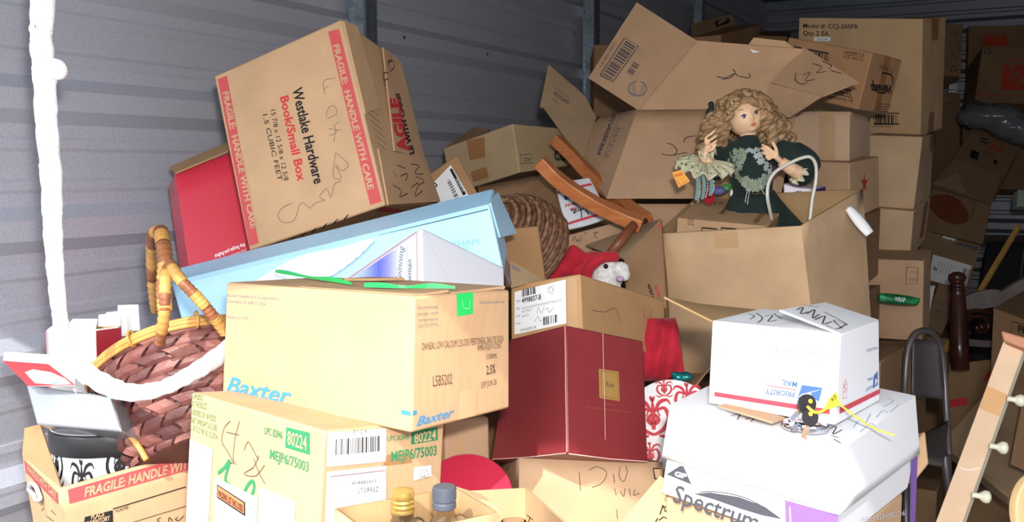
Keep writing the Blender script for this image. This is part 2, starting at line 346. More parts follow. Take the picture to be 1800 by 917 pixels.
# ------------------------------------------------------------------ cartons: bodies first
FITS = {
'baxter': ((-0.9689,1.261,1.1592),(-0.1441,-0.0562,-0.0187),(.4302,.2294,.1919),{'001':(398,496),'101':(727,521),'111':(896,509),'000':(390,692),'100':(723,761),'110':(896,717)}),
'pods': ((-1.0018,1.1618,0.9139),(-0.2299,-0.1071,-0.0144),(.3464,.2355,.313),{'001':(336,689),'101':(570,757),'111':(782,737),'000':(322,1035),'100':(546,1150),'110':(764,1080)}),
'westlake': ((-1.4822,1.8097,1.4973),(0.2111,-0.1061,-0.3),(.3406,.3153,.4019),{'001':(376,134),'101':(600,33),'100':(677,361),'000':(438,441),'111':(706,108),'110':(767,357)}),
'snow': ((-0.9581,1.423,1.2093),(-0.2852,-0.4024,-0.4719),(.2194,.1915,.1231),{'001':(606,489),'101':(740,399),'111':(887,470),'100':(742,520),'110':(889,570)}),
'labelbox': ((-0.8616,1.9391,1.1071),(-0.1142,-0.2448,-0.1856),(.174,.3723,.1343),{'001':(897,500),'101':(1019,481),'111':(1168,527),'110':(1170,625),'100':(1024,600)}),
'maroon': ((-0.761,1.6264,1.0108),(-0.4356,-0.2681,-0.2918),(.1974,.1918,.2287),{'001':(896,596),'101':(994,571),'111':(1131,599),'100':(998,797),'110':(1139,812),'000':(863,809)}),
'dollbox': ((-0.6274,2.4938,1.1537),(-0.1842,0.2491,-0.0748),(.411,.3227,.3794),{'001':(1153,411),'101':(1408,397),'111':(1517,332),'011':(1225,345),'100':(1440,660),'000':(1192,655)}),
'hodg': ((-0.6819,2.3892,1.2415),(0.0409,0.1934,0.0888),(.2175,.2285,.2),{'001':(1190,383),'101':(1348,398),'111':(1383,362),'011':(1235,343)}),
'ccj': ((-0.6175,4.0637,1.8057),(-0.1663,0.1291,0.0514),(.472,.299,.4338),{'001':(1404,31),'101':(1622,33),'111':(1663,29),'100':(1618,240),'110':(1656,226)}),
'velv': ((-0.6017,3.3079,1.7428),(-0.2735,-0.0194,0.2436),(.2943,.2213,.1749),{'001':(1386,65),'101':(1534,92),'111':(1586,106),'100':(1508,193),'110':(1561,199)}),
'stackopen': ((-0.6191,3.2996,1.5485),(-0.0786,0.0197,0.0236),(.1914,.2639,.1423),{'001':(1388,196),'101':(1494,196),'111':(1530,206),'100':(1493,283),'110':(1529,273)}),
'star': ((-0.5923,3.2451,1.3875),(-0.2342,0.1213,0.0271),(.2034,.2314,.1768),{'101':(1493,286),'111':(1545,275),'110':(1546,364),'100':(1494,390),'001':(1385,282)}),
'mid1': ((-0.477,3.9134,1.4431),(-0.0103,0.0719,0.0426),(.1812,.4196,.2545),{'001':(1522,237),'101':(1622,240),'111':(1641,235),'100':(1606,370),'110':(1636,344),'000':(1518,362)}),
'mid2': ((-0.4824,3.8582,1.2336),(-0.0383,0.1254,0.071),(.183,.3677,.173),{'001':(1512,364),'101':(1606,371),'111':(1636,346),'100':(1599,458),'110':(1626,420)}),
'mid3': ((-0.4367,3.5919,1.0089),(0.0121,0.0624,-0.0117),(.205,.2661,.2748),{'001':(1510,454),'101':(1624,458),'111':(1637,438),'100':(1621,600)}),
'carton_a': ((-1.5584,2.8286,1.4734),(-0.2071,0.0233,-0.2318),(.3111,.2868,.1456),{'001':(779,260),'101':(901,217),'100':(914,303),'000':(792,342),'111':(1000,226),'110':(1010,290)}),
'uspsmed': ((-0.3685,1.7138,1.1074),(-0.158,-0.015,0.0029),(.2251,.2118,.1463),{'001':(1252,563),'101':(1478,587),'111':(1545,563),'000':(1245,708),'100':(1468,747),'110':(1546,704)}),
'lid': ((-0.3358,1.5608,1.0285),(-0.2125,0.0574,0.0616),(.2906,.3045,.0973),{'001':(1178,711),'101':(1490,784),'111':(1609,695),'000':(1163,804),'100':(1475,905),'110':(1617,797)}),
'frag': ((-1.5119,1.2324,0.7777),(1.1668,-0.0543,-0.0936),(.2852,.3039,.2696),{'001':(107,857),'101':(390,778),'011':(39,800),'000':(150,1120)}),
'under': ((-0.7784,1.6728,0.7471),(0.6524,-0.2335,0.0649),(.269,.2969,.2721),{'001':(913,804),'101':(1165,812),'011':(874,790),'000':(908,1080)}),
}
def fitted(n, bulge=0.): return cuboid(*FITS[n], bulge=bulge)

# ------------------------------------------------------------------ near left: big cartons
SUNNY = board((198, 160, 122), 'sandy')
# solution carton
b = fitted('baxter', .003); b.body('solution_carton', SUNNY)
BB = mat('pale_blue_print', (66, 132, 176), .75, spec=.2)
b.text('f', 'Baxter', (398, 688), (511, 710), (5, -27), BB, bold=.02, shear=.22)
FAINT = mat('faint_blue_print', (116, 132, 136), .8, spec=.2)
b.text('f', 'Baxter Healthcare Corporation', (400, 521), (491, 527), (0, -6), FAINT, 'small_print'); b.text('f', 'Deerfield, IL 60015 USA', (400, 531), (469, 537), (0, -6), FAINT, 'small_print'); b.text('f', 'Made in USA', (400, 559), (437, 561), (0, -5), FAINT, 'small_print')
for i, t in enumerate(('Recommended', 'storage  room', 'temperature', '(25\u00b0C/77\u00b0F)')):
    b.text('r', t, (734, 543+11*i), (769, 541+10.6*i), (0, -6), GREY, 'small_print')
b.text('r', 'Avoid excessive heat', (842, 534), (886, 532), (0, -6), FAINT, 'small_print')
b.text('r', 'DIANEAL LOW CALCIUM 2.5% DEX PERITONEAL DIALYSIS SOLN', (741, 615), (884, 600), (0, -13), BROWNI)
b.text('r', 'AMBU-FLEX II CONT', (838, 616), (881, 611), (0, -10), BROWNI); b.text('r', '2-5000ML', (854, 631), (873, 629), (0, -9), BROWNI)
b.text('r', '2.5%', (854, 658), (870, 655), (0, -16), BROWNI, bold=.02); b.text('r', 'L5B5202', (760, 679), (794, 674), (0, -19), BROWNI); b.text('r', 'EXP JUN 26', (845, 682), (872, 675), (0, -11), BROWNI)
b.text('r', 'Baxter', (731, 749), (796, 731), (3, -17), BB, bold=.02, shear=.22)
b.poly('f', [(706, 727), (722, 731), (722, 723), (706, 719)], BB); b.poly('r', [(725, 730), (732, 728), (732, 720), (725, 722)], BB)
b.poly('r', [(804, 737), (834, 730), (838, 682), (807, 686)], CLEAR, 'tape')
GT = mat('green_tape', (40, 190, 92), .3, spec=.5)
b.poly('r', [(803, 556), (831, 551), (831, 513), (802, 516)], GT, 'green_tape'); b.stroke('r', [(811, 527), (813, 540), (824, 541), (824, 528)], .001, mat('pale_scratch', (150, 225, 170), .5), 'scratch', off=.002)
o = b.o
n = b.nrm('t')
for path in (((484, 483), (530, 491), (575, 498), (618, 505)), ((640, 509), (700, 511), (750, 511), (800, 512))):      # loose edges of tape standing up from the seam
    q = smoothline([b.fp('t', *b.uv('t', x, y), .004) for x, y in path], 4); mb = MB(); vs = []
    for i, p in enumerate(q):
        h = n*(.006+.002*math.sin(i*.9)); vs += [p, p+h, p+h+FW*.001, p+FW*.001]
    k = len(q)-1; mb.tri(vs, [(4*i, 4*i+4, 4*i+5, 4*i+1) for i in range(k)]+[(4*i+1, 4*i+5, 4*i+6, 4*i+2) for i in range(k)]+[(4*i+2, 4*i+6, 4*i+7, 4*i+3) for i in range(k)]); mb.build('green_tape', GT, o)
# sprung top flap, torn along the seam
A = lambda u, v, h=0: b.fp('t', u, v, h)
flap([A(.42, .50, .001), A(.98, .42, .001), A(.99, .97, .006), A(.45, .98, .004)], SUNNY, o)
flap([A(.40, .05, .001), A(.97, .06, .001), A(.97, .40, .005), A(.42, .42, .003)], SUNNY, o)
flap([A(.36, .55, .006), A(.50, .62, .008), A(.56, .80, .010), A(.40, .72, .008)], CBI, o, 'torn_flap')
b.poly('t', [b_ for b_ in ((0, 0),)] and [proj(A(.45, .40))[:2], proj(A(.97, .38))[:2], proj(A(.97, .5))[:2], proj(A(.45, .5))[:2]], mat('slit_dark', (40, 30, 24), .9), 'seam', off=.0005)
b.finish('sandy sunlit carton with pale blue name at its corner and green tape on top', 'carton')

# pod carton under it
b = fitted('pods', .002); b.body('pod_carton', board((194, 160, 122), 'pod'))
for i, (t, p0, p1) in enumerate((('K-PODS', (337, 700), (357, 704)), ('OF THE BUZZ', (337, 713), (364, 719)), ('6 BOXES OF 18 PODS', (337, 727), (380, 741)), ('NET WEIGHT 6.2 LBS', (337, 742), (382, 757)), ('L X 5.5"W X 12.2"H', (336, 755), (383, 773)))):
    b.text('f', t, p0, p1, (0, -10), GREEN, 'lettering')
b.text('f', 'UPC 82846', (465, 762), (497, 771), (1, -13), GREEN, bold=.01)
b.poly('f', [(502, 786), (545, 799), (545, 760), (504, 750)], GREEN); b.text('f', '80224', (507, 780), (541, 791), (0, -24), CBL, 'reversed_lettering', bold=.015, off=.0016)
b.text('f', 'MEJP6/75003', (475, 805), (543, 829), (1, -17), GREEN, bold=.015)
b.stroke('f', [(384, 831), (395, 822), (405, 809), (397, 840), (402, 850), (412, 858)], .006, GREEN, 'script_lettering'); b.stroke('f', [(428, 869), (438, 850), (446, 846), (447, 860), (440, 880), (452, 884)], .006, GREEN, 'script_lettering')
for st in ([(406, 739), (395, 752), (391, 775), (402, 795), (411, 813), (403, 812)], [(422, 740), (414, 770), (411, 806), (416, 816)], [(399, 759), (421, 764)], [(430, 791), (437, 776), (446, 790), (455, 808)], [(456, 800), (447, 820), (430, 832), (450, 836), (466, 817)], [(447, 805), (456, 830), (467, 850)]): b.stroke('f', st, .0013, mat('brown_pen', (84, 58, 46), .7))
b.poly('f', [(327, 940), (366, 948), (375, 789), (335, 771)], WHITE, 'paper_label', off=.0012); b.bars('f', [(334, 851), (366, 867), (369, 828), (337, 814)], mat('pale_grey_ink', (185, 185, 190), .8), 14, 2, 'barcode', 'paper_label', .0018)
b.poly('f', [(377, 940), (451, 955), (454, 874), (380, 838)], WHITE, 'list_pouch', off=.0014)
ORG = mat('orange_print', (222, 120, 72), .6)
b.poly('f', [(383, 874), (433, 907), (433, 882), (383, 850)], INK, 'pouch_border', 'list_pouch', off=.0019); b.poly('f', [(385, 872), (431, 902), (431, 883), (385, 853)], ORG, 'pouch_header', 'list_pouch', off=.0024)
b.text('f', 'PACKING LIST ENCLOSED', (387, 871), (430, 899), (0, -11), INK, 'pouch_lettering', 'list_pouch', bold=.02, off=.003)
b.poly('f', [(453, 960), (516, 985), (520, 881), (457, 855)], WHITE, 'paper_label', off=.0013)
b.poly('r', [(573, 820), (677, 810), (678, 752), (575, 760)], WHITE, 'paper_label', off=.0012); b.text('r', 'LICENSE PLATE', (578, 767), (612, 764), (0, -5), GREY, 'small_print', 'paper_label', off=.0018); b.text('r', 'P I C K', (620, 763), (645, 761), (0, -8), INK, 'label_lettering', 'paper_label', off=.0018)
b.bars('r', [(588, 800), (668, 792), (668, 765), (589, 771)], INK, 30, 5, 'barcode', 'paper_label', .0018)
b.poly('r', [(569, 960), (677, 940), (678, 818), (574, 829)], WHITE, 'paper_label', off=.0012); b.stroke('r', [(580, 837), (677, 826)], .0012, mat('maroon_ink', (120, 50, 70), .7), 'rule', 'paper_label', .0018, 1)
b.text('r', '404485410', (617, 852), (660, 848), (0, -7), INK, 'label_lettering', 'paper_label', off=.0018); b.text('r', 'LTORREZ', (628, 866), (664, 863), (0, -9), INK, 'label_lettering', 'paper_label', off=.0018)
b.text('r', 'LICENSE PLATE', (586, 844), (618, 840), (0, -4), GREY, 'small_print', 'paper_label', off=.0018); b.text('r', 'NORTH LABEL', (582, 882), (615, 877), (0, -4), GREY, 'small_print', 'paper_label', off=.0018)
b.text('r', 'UPC 82846', (680, 775), (718, 771), (0, -9), GREEN, bold=.01); b.poly('r', [(722, 781), (769, 773), (769, 750), (723, 757)], GREEN); b.text('r', '80224', (727, 778), (765, 771), (0, -17), CBL, 'reversed_lettering', bold=.015, off=.0016)
b.text('r', 'MEJP6/75003', (687, 811), (767, 799), (0, -18), GREEN, bold=.02)
b.poly('r', [(726, 844), (757, 836), (757, 817), (727, 821)], WHITE, 'paper_label', off=.0012); b.text('r', 'CODE:', (735, 832), (752, 829), (0, -6), INK, 'label_lettering', 'paper_label', off=.0018); b.text('r', '30823', (736, 841), (753, 837), (0, -6), INK, 'label_lettering', 'paper_label', off=.0018)
b.poly('r', [(672, 818), (724, 812), (716, 795), (680, 799)], TAPE, 'tape', off=.0010)
b.finish('carton with green lettering, white shipping labels and an orange packing list pouch', 'carton')

# hardware-store book box tipped on its corner
b = fitted('westlake', .002); b.body('book_box', board((192, 156, 120), 'book')); BK = MATS['cardboard_book']
b.poly('f', [(383, 139), (399, 133), (455, 427), (439, 432)], PINK); b.poly('f', [(577, 56), (596, 51), (671, 354), (651, 360)], PINK)
b.text('f', 'FRAGILE:  HANDLE WITH CARE', (392, 163), (442, 402), (10, -3), BK, 'reversed_lettering', bold=.035, off=.0016); b.text('f', 'FRAGILE:  HANDLE WITH CARE', (586, 80), (648, 334), (10, -3), BK, 'reversed_lettering', bold=.035, off=.0016)
b.text('f', 'Westlake Hardware', (514, 157), (553, 324), (17, -5), INK, bold=.022); b.text('f', 'Book/Small Box', (493, 171), (524, 319), (14, -4), RED, 'red_lettering', bold=.022)
b.text('f', '15 7/8 x 12 5/8 x 12 5/8', (476, 194), (500, 318), (8, -2), INK); b.text('f', '1.5 CUBIC FEET', (462, 202), (489, 318), (8, -2), INK)
PENC = mat('pencil_grey', (130, 112, 92), .8)
for st in ([(590, 137), (570, 142), (569, 154), (572, 166)], [(578, 152), (568, 157)], [(573, 205), (578, 190), (588, 186), (592, 200), (575, 208)], [(598, 214), (588, 221), (592, 232), (580, 238)], [(578, 226), (601, 229)], [(590, 228), (587, 250)], [(590, 268), (612, 288), (602, 300), (590, 290), (600, 312), (586, 310), (590, 270)], [(600, 318), (588, 324), (582, 346), (574, 331), (562, 346), (571, 352), (556, 356), (545, 366)], [(545, 366), (530, 356), (522, 376), (516, 388), (500, 391), (489, 380), (497, 365), (514, 357)]): b.stroke('f', st, .0016, PENC)
fA = flap([b.fp('r', *b.uv('r', 602, 38), .004), b.fp('r', *b.uv('r', 622, 48), .010), b.fp('r', *b.uv('r', 663, 190), .007), b.fp('r', *b.uv('r', 640, 200), .004)], BK, b.o)
fB = flap([b.fp('r', *b.uv('r', 690, 266), .006), b.fp('r', *b.uv('r', 742, 280), .006), b.fp('r', *b.uv('r', 700, 108), .006), b.fp('r', *b.uv('r', 666, 86), .012)], BK, b.o)
fB.text('f', 'AGILE', (719, 266), (699, 172), (-19, 3), RED, bold=.05); fB.text('f', 'LE WITH CARE!', (728, 270), (701, 164), (-8, 2), INK, bold=.05)
for st in ([(676, 152), (673, 130), (682, 128)], [(675, 141), (682, 138)], [(685, 126), (692, 118), (690, 108), (681, 112), (686, 122)], [(680, 108), (688, 104), (684, 96)]): fB.stroke('f', st, .0022)
fB.finish(); fA.finish()
fD = flap([b.fp('r', *b.uv('r', 679, 361), .006), b.fp('r', *b.uv('r', 764, 357), .016), b.fp('r', *b.uv('r', 744, 279), .006), b.fp('r', *b.uv('r', 662, 262), .005)], BK, b.o)
for st in ([(690, 325), (705, 335), (702, 346), (716, 340)], [(697, 290), (712, 296)], [(703, 310), (716, 305), (712, 318)], [(722, 330), (735, 322), (728, 345), (742, 335)], [(722, 288), (736, 292), (728, 304), (744, 306)], [(730, 310), (745, 318), (735, 326)], [(690, 300), (698, 312)]): fD.stroke('f', st, .002)
fD.finish()
for i in range(9): b.stroke('r', [(637+i*4.2, 172+i*13), (660+i*4.0, 190+i*13)], .0011, BROWNI, 'small_print', k=1)
b.poly('b', [(661, 371), (700, 374), (712, 369), (672, 363)], PINK, 'printed_band')
for i in range(8): b.poly('b', [(470+i*19, 442-i*8), (474+i*19, 440-i*8), (481+i*19, 431-i*8), (477+i*19, 433-i*8)], INK, 'printed_mark')
b.finish('kraft book box with red warning bands and pencil scrawl, tipped up on its corner', 'carton')

# red toy carton behind it
b = fpar(P(345, 562, 2.30), P(523, 486, 2.42), P(308, 303, 2.34), .16)
b.body('toy_carton', mat('toy_red', (200, 52, 72), .38, coat=.2), skip='t', thick=.003, inner=CBI)
b.text('f', 'singing and talking dog', (378, 452), (431, 431), (-2, -6), WHITE, bold=.02); b.text('f', 'sings "Santa Claus is Coming to Town"', (377, 462), (434, 440), (-1, -4), WHITE, 'small_print'); b.text('f', 'press "here" to activate & deactivate', (379, 468), (434, 447), (-1, -4), WHITE, 'small_print')
fl_ = flap([P(308, 303, 2.335), P(470, 236, 2.445), P(470, 220, 2.53), P(297, 293, 2.43)], CBI, b.o); fl_.finish()
b.finish('tall red toy carton with its brown top flap open beside the metal wall', 'carton')

# long pale blue gift box
LB = noisy('pale_blue_card', (158, 200, 226), (170, 210, 234), 5., rough=.4, spec=.5)
c8 = {'001': P(302, 497, 2.02), '101': P(860, 361, 1.86), '111': P(868, 331, 1.97), '011': P(298, 475, 2.13), '100': P(886, 480, 1.84), '000': P(332, 606, 1.99)}
c8['110'] = c8['100']+(c8['111']-c8['101']); c8['010'] = c8['000']+(c8['011']-c8['001'])
b = Box(c8); b.body('gift_box', LB, bev=.003)
mb = MB(); e0, e1 = b.fp('t', 0, 0), b.fp('t', 1, 0); n = b.nrm('f'); nt = b.nrm('t')
lipb = Box({'000': e0-nt*.010+n*.004, '100': e1-nt*.010+n*.004, '101': e1+nt*.002+n*.004, '001': e0+nt*.002+n*.004, '010': e0-nt*.010, '110': e1-nt*.010, '111': e1+nt*.002, '011': e0+nt*.002}); lipb.body('lid_lip', LB, parent=b.o, bev=.001)
b.stroke('f', [(664, 413), (760, 391), (858, 368)], .0022, mat('blue_shadow_line', (70, 92, 112), .8), 'seam', k=1)  # shade below the lid edge, painted on as a dark line
b.text('f', 'DURHAM', (770, 437), (842, 429), (-1, -10), mat('aqua_ink', (120, 180, 208), .6)); b.text('f', 'CO', (806, 442), (826, 438), (-1, -6), MATS['aqua_ink'])
SV = mat('silver_card', (150, 156, 164), .35, .5)
e = flap([P(883, 466, 1.845), P(900, 500, 1.90), P(873, 365, 1.96), P(861, 362, 1.862)], SV, b.o, 'end_panel')
e = flap([P(880, 417, 1.88), P(909, 410, 1.97), P(876, 338, 1.975), P(863, 356, 1.865)], LB, b.o, 'end_flap')
b.finish('long pale blue gift box leaning down to the left under the book box', 'gift box')
# bubble wrap spilling over its front edge
mb = MB(); r = random.Random(3); rows = []
top = [(455, 492), (500, 465), (545, 446), (600, 436), (655, 420)]; bot = [(445, 512), (520, 505), (580, 488), (625, 458), (660, 425)]
def lerp_path(pts, t):
    q = smoothline([Vector(p) for p in pts], 8); x = t*(len(q)-1); i = min(int(x), len(q)-2); return q[i]*(1-x+i)+q[i+1]*(x-i)
NU, NV = 96, 22
for j in range(NV+1):
    row = []
    for i in range(NU+1):
        u, v = i/NU, j/NV; q = lerp_path(top, u)*(1-v)+lerp_path(bot, u)*v
        pp = b.fp('f', *b.uv('f', q.x, q.y)) if i % 8 == 0 else None; row.append((q, u, v))
    rows.append(row)
grid = []
pl_o = b.c['001']; pl_n = b.nrm('f')
for row in rows:
    g = []
    for q, u, v in row:
        d = (P(q.x, q.y, 1.)-CAM); t = (pl_o-CAM).dot(pl_n)/d.dot(pl_n); p = CAM+d*t
        bump = abs(math.sin(u*NU*math.pi/4)*math.sin((v*NV+ (int(u*NU/4) % 2)*2)*math.pi/4))
        g.append(p+pl_n*(.007+.004*bump+.004*math.sin(u*9)*math.sin(v*3.1)))
    grid.append(g)
mb.quadgrid(grid); bw = mb.build('bubble_wrap', mat('bubble_film', (226, 236, 242), .25, spec=.6), None, True, grid[NV//2][NU//2])
tag(bw, 'white bubble wrap spilling from the edge of the pale blue gift box', 'bubble wrap')

# white gift box with a blue picture side
def fitted_k(n, k, bulge=0.):
    c, r, d, sn = FITS[n]; c = CAM+(Vector(c)-CAM)*k; return cuboid(c, r, [x*k for x in d], sn, bulge)
b = fitted_k('snow', 1.05); b.body('gift_carton', mat('white_gloss_card', (204, 204, 212), .35))
cols = [(196, 224, 244), (160, 176, 236), (98, 106, 214), (150, 150, 232), (206, 208, 240)]
xs = [612, 640, 664, 682, 698, 716]
def yt(x): return 489+(399-489)*(x-606)/(740-606)
for i in range(5):
    n_ = 4
    for k in range(n_):
        x0 = xs[i]+(xs[i+1]-xs[i])*k/n_; x1 = xs[i]+(xs[i+1]-xs[i])*(k+1)/n_; t = k/n_
        c = cols[i]; d = cols[min(i+1, 4)]; cc = tuple(int(c[z]*(1-t)+d[z]*t) for z in range(3))
        b.poly('f', [(x0, 560), (x1, 560), (x1, yt(x1)+9), (x0, yt(x0)+9)], mat(f'snow_print_{i}_{k}', cc, .35), 'picture_print')
b.stroke('f', [(610, 492), (733, 408), (735, 540)], .0016, mat('rose_line', (206, 110, 140), .5), 'border_line', k=1)
b.text('f', 'Spinning', (705, 497), (711, 433), (-9, -3), GREY, shear=.2); b.text('f', 'Snowman', (724, 520), (724, 457), (-8, -2), GREY, shear=.2)
b.stroke('r', [(745, 404), (766, 450), (789, 500)], .0008, mat('fold_line', (180, 180, 192), .6), 'fold', k=1)
b.finish('white gift carton with a blue picture side, its peak up before the pale blue box', 'carton')

# ------------------------------------------------------------------ bottom left corner
b = fitted('frag', .0); b.body('file_carton', SUNNY, skip='t', thick=.005, inner=CBI)
b.poly('f', [(122, 885), (400, 806), (397, 781), (119, 860)], PINK); b.text('f', 'FRAGILE: HANDLE WITH CARE', (148, 873), (386, 807), (2, -17), SUNNY, 'reversed_lettering', bold=.03, off=.0016)
b.stroke('f', [(198, 894), (326, 855)], .002, INK, 'rule', k=1); b.stroke('f', [(234, 917), (326, 889)], .0012, INK, 'rule', k=1); b.text('f', 'NAME:', (203, 901), (227, 893), (0, -6), INK)
b.poly('f', [(143, 945), (199, 930), (198, 896), (149, 908)], INK); b.text('f', 'PLACE', (160, 912), (183, 906), (0, -8), SUNNY, 'reversed_lettering', bold=.03, off=.0016); b.text('f', 'INVENTORY', (152, 924), (193, 913), (0, -8), SUNNY, 'reversed_lettering', bold=.03, off=.0016); b.text('f', 'STICKER HERE', (152, 936), (195, 924), (0, -7), SUNNY, 'reversed_lettering', bold=.03, off=.0016)
for st in ([(282, 909), (276, 913), (282, 918)], [(296, 917), (297, 909), (303, 915)], [(312, 908), (308, 912), (314, 914), (322, 906)]): b.stroke('f', st, .0016)
b.poly('l', [(46, 830), (103, 886), (102, 866), (43, 808)], PINK); b.text('l', 'HANDLE WITH CARE', (50, 826), (100, 876), (0, -11), SUNNY, 'reversed_lettering', bold=.03, off=.0016)
for st in ([(66, 872), (78, 887), (74, 897)], [(80, 890), (82, 905), (95, 915)], [(90, 895), (99, 905)]): b.stroke('l', st, .0014)
HOLE = mat('hole_dark', (60, 44, 32), .95)
b.poly('l', [(57, 855), (62, 848), (72, 858), (76, 872), (70, 876), (62, 866)], HOLE, 'hand_hole')
mb = MB(); ring = [b.fp('l', *b.uv('l', x, y), .006) for x, y in ((56, 856), (61, 847), (69, 853), (74, 865), (77, 874), (70, 877), (66, 868), (60, 862), (56, 856))]
mb.tube(smoothline(ring, 3), .0045, 6); mb.build('torn_film', mat('torn_film', (200, 200, 205), .25), b.o, True)
f1 = flap([b.c['001']+Vector((0, 0, .001)), b.c['011']+Vector((0, 0, .001)), P(43, 752, proj(b.c['011'])[2]+.03), P(70, 745, proj(b.c['011'])[2]+.05)], CBI, b.o); f1.finish()
FB = b
b.finish('open sandy file carton with a red warning band, holding a damask drum box', 'carton')

# oval damask box in it
def motif():
    """curling acanthus strokes of a damask repeat, in a unit cell"""
    S = []
    for sx in (-1, 1):
        S.append(([(0, -.42), (sx*.22, -.30), (sx*.36, -.05), (sx*.28, .20), (sx*.12, .16), (sx*.16, .02)], .085))
        S.append(([(sx*.05, .12), (sx*.16, .34), (sx*.34, .40), (sx*.42, .28)], .075))
        S.append(([(sx*.03, -.18), (sx*.12, -.06), (sx*.05, .08)], .09))
        S.append(([(sx*.12, -.44), (sx*.30, -.46), (sx*.42, -.34)], .06))
    S.append(([(0, -.30), (0, 0), (0, .42)], .10)); S.append(([(-.05, .50), (0, .40), (.05, .50)], .07)); return S
def damask(surf, cells, m, name, parent, k=5):
    """surf(u, v) -> (point, normal); cells: centre u, v, size u, size v"""
    mb = MB()
    for (cu, cv, su, sv) in cells:
        for pts, wd in motif():
            q = smoothline([Vector(p) for p in pts], k); n = len(q); vs = []
            for i, p in enumerate(q):
                t = (q[min(i+1, n-1)]-q[max(i-1, 0)]).normalized(); h = wd*(.35+.65*math.sin(math.pi*min(1, .15+i/n)))
                for sg in (-1, 1):
                    a = p+Vector((-t.y, t.x))*h*sg*.6; pt, nr = surf(cu+a.x*su, cv+a.y*sv); vs.append(pt+nr*.0006)
            mb.tri(vs, [(2*i, 2*i+1, 2*i+3, 2*i+2) for i in range(n-1)])
    return mb.build(name, m, parent)
ax = Vector((0, 0, 1)); ex = (FB.c['101']-FB.c['001']); ex.z = 0; ex.normalize(); ey = ax.cross(ex)
ctr = FB.fp('t', .52, .45); ctr.z = P(120, 812, 1.74).z-.104; RX, RY = .128, .10
rt_ = empty('drum_box', ctr, 'black and white damask oval box with a black rimmed grey lid', 'box')
mb = MB(); mb.lathe(ctr, ax, [(.96, 0), (1, .004), (1, .13)], 48, ex, RX, RY)
dr = mb.build('drum', WHITE, rt_, True)
def oval(u, v): 
    t = u; return ctr+ax*v+ex*math.cos(t)*RX*1.0+ey*math.sin(t)*RY*1.0, (ex*math.cos(t)*RY+ey*math.sin(t)*RX).normalized()
damask(oval, [(t, .070 if i % 2 else .100, .46, .085) for i, t in enumerate([math.radians(a) for a in range(-170, 20, 31)])], INK, 'damask_print', dr)
mb = MB(); mb.lathe(ctr+ax*.115, ax, [(1.03, 0), (1.04, .002), (1.04, .036), (1.02, .040), (.98, .0405)], 48, ex, RX, RY); ld = mb.build('lid', mat('black_card', (34, 32, 34), .4), rt_, True)
mb = MB(); mb.lathe(ctr+ax*.1557, ax, [(1.015, 0), (1.0, .0012)], 48, ex, RX, RY); mb.build('lid_top', mat('grey_lid', (168, 166, 164), .5), ld)

# things piled above it
b = fpar(P(64, 745, 1.70), P(214, 758, 1.66), P(45, 675, 1.74), .10); b.c['101'] = P(196, 696, 1.69)
b.body('silver_carton', noisy('silver_gloss', (150, 152, 158), (172, 174, 180), 6., rough=.22, metal=.55), bev=.003)
b.stroke('f', [(130, 683), (139, 700), (150, 722)], .0014, WHITE, 'crease'); b.poly('f', [(124, 732), (130, 731), (137, 735), (131, 737)], WHITE, 'scuff')
b.stroke('f', [(66, 741), (140, 748), (212, 754)], .002, WHITE, 'worn_edge', k=1)
b.finish('silver grey glossy carton wedged between the wall and the woven basket', 'carton')
b = Box({'000': P(50, 680, 1.70), '100': P(134, 678, 1.68), '101': P(85, 639, 1.76), '001': P(4, 633, 1.78), '010': P(52, 664, 1.74), '110': P(134, 662, 1.72), '111': P(85, 622, 1.82), '011': P(6, 617, 1.84)})
b.body('picture_case', WHITE, bev=.004)
b.poly('f', [(50, 679), (133, 677), (85, 640), (5, 634)], mat('case_red', (206, 60, 66), .45), 'red_face')
b.poly('f', [(44, 655), (58, 650), (90, 655), (115, 666), (126, 676), (100, 677), (62, 674)], mat('cream_print', (226, 212, 200), .5), 'picture_print', off=.0013); b.poly('f', [(90, 674), (95, 671), (104, 674), (98, 677)], mat('sky_print', (120, 170, 210), .5), 'picture_print', off=.0018)
b.finish('white case with a red picture front lying on the silver carton', 'case')
b = fpar(P(87, 700, 1.86), P(172, 700, 1.84), P(82, 580, 1.86), .085); b.body('white_carton', mat('white_card_gloss', (240, 238, 236), .4), skip='t', thick=.002, inner=CBI)
b.poly('r', [proj(b.fp('r', *u))[:2] for u in ((.02, .02), (.98, .02), (.98, .98), (.02, .98))], mat('deep_red_card', (196, 40, 50), .4), 'red_side'); b.stroke('f', [(83, 581), (88, 699)], .004, mat('rose_edge', (214, 120, 124), .5), 'edge_print', k=1)
for q in ([P(84, 578, 1.86), P(140, 584, 1.86), P(165, 574, 1.93), P(95, 570, 1.94)], [P(120, 570, 1.95), P(166, 586, 1.845), P(172, 560, 1.93), P(128, 560, 2.0)]): flap(q, WHITE, b.o).finish()
b.finish('small white carton with a red side standing behind the silver carton', 'carton')
for i, q in enumerate(([(173, 600), (212, 600), (210, 549), (173, 553)], [(188, 592), (225, 590), (222, 545), (186, 549)], [(206, 585), (246, 580), (243, 535), (207, 536)])):
    b = panel([P(x, y, 1.97+.02*i) for x, y in q], .0015); b.body('paper_card', WHITE, n=2, bev=0)
    b.finish(('lowest white card standing behind the woven basket rim', 'middle white card standing behind the woven basket rim', 'tallest white card standing behind the woven basket rim')[i], 'card', 'cards behind the basket')

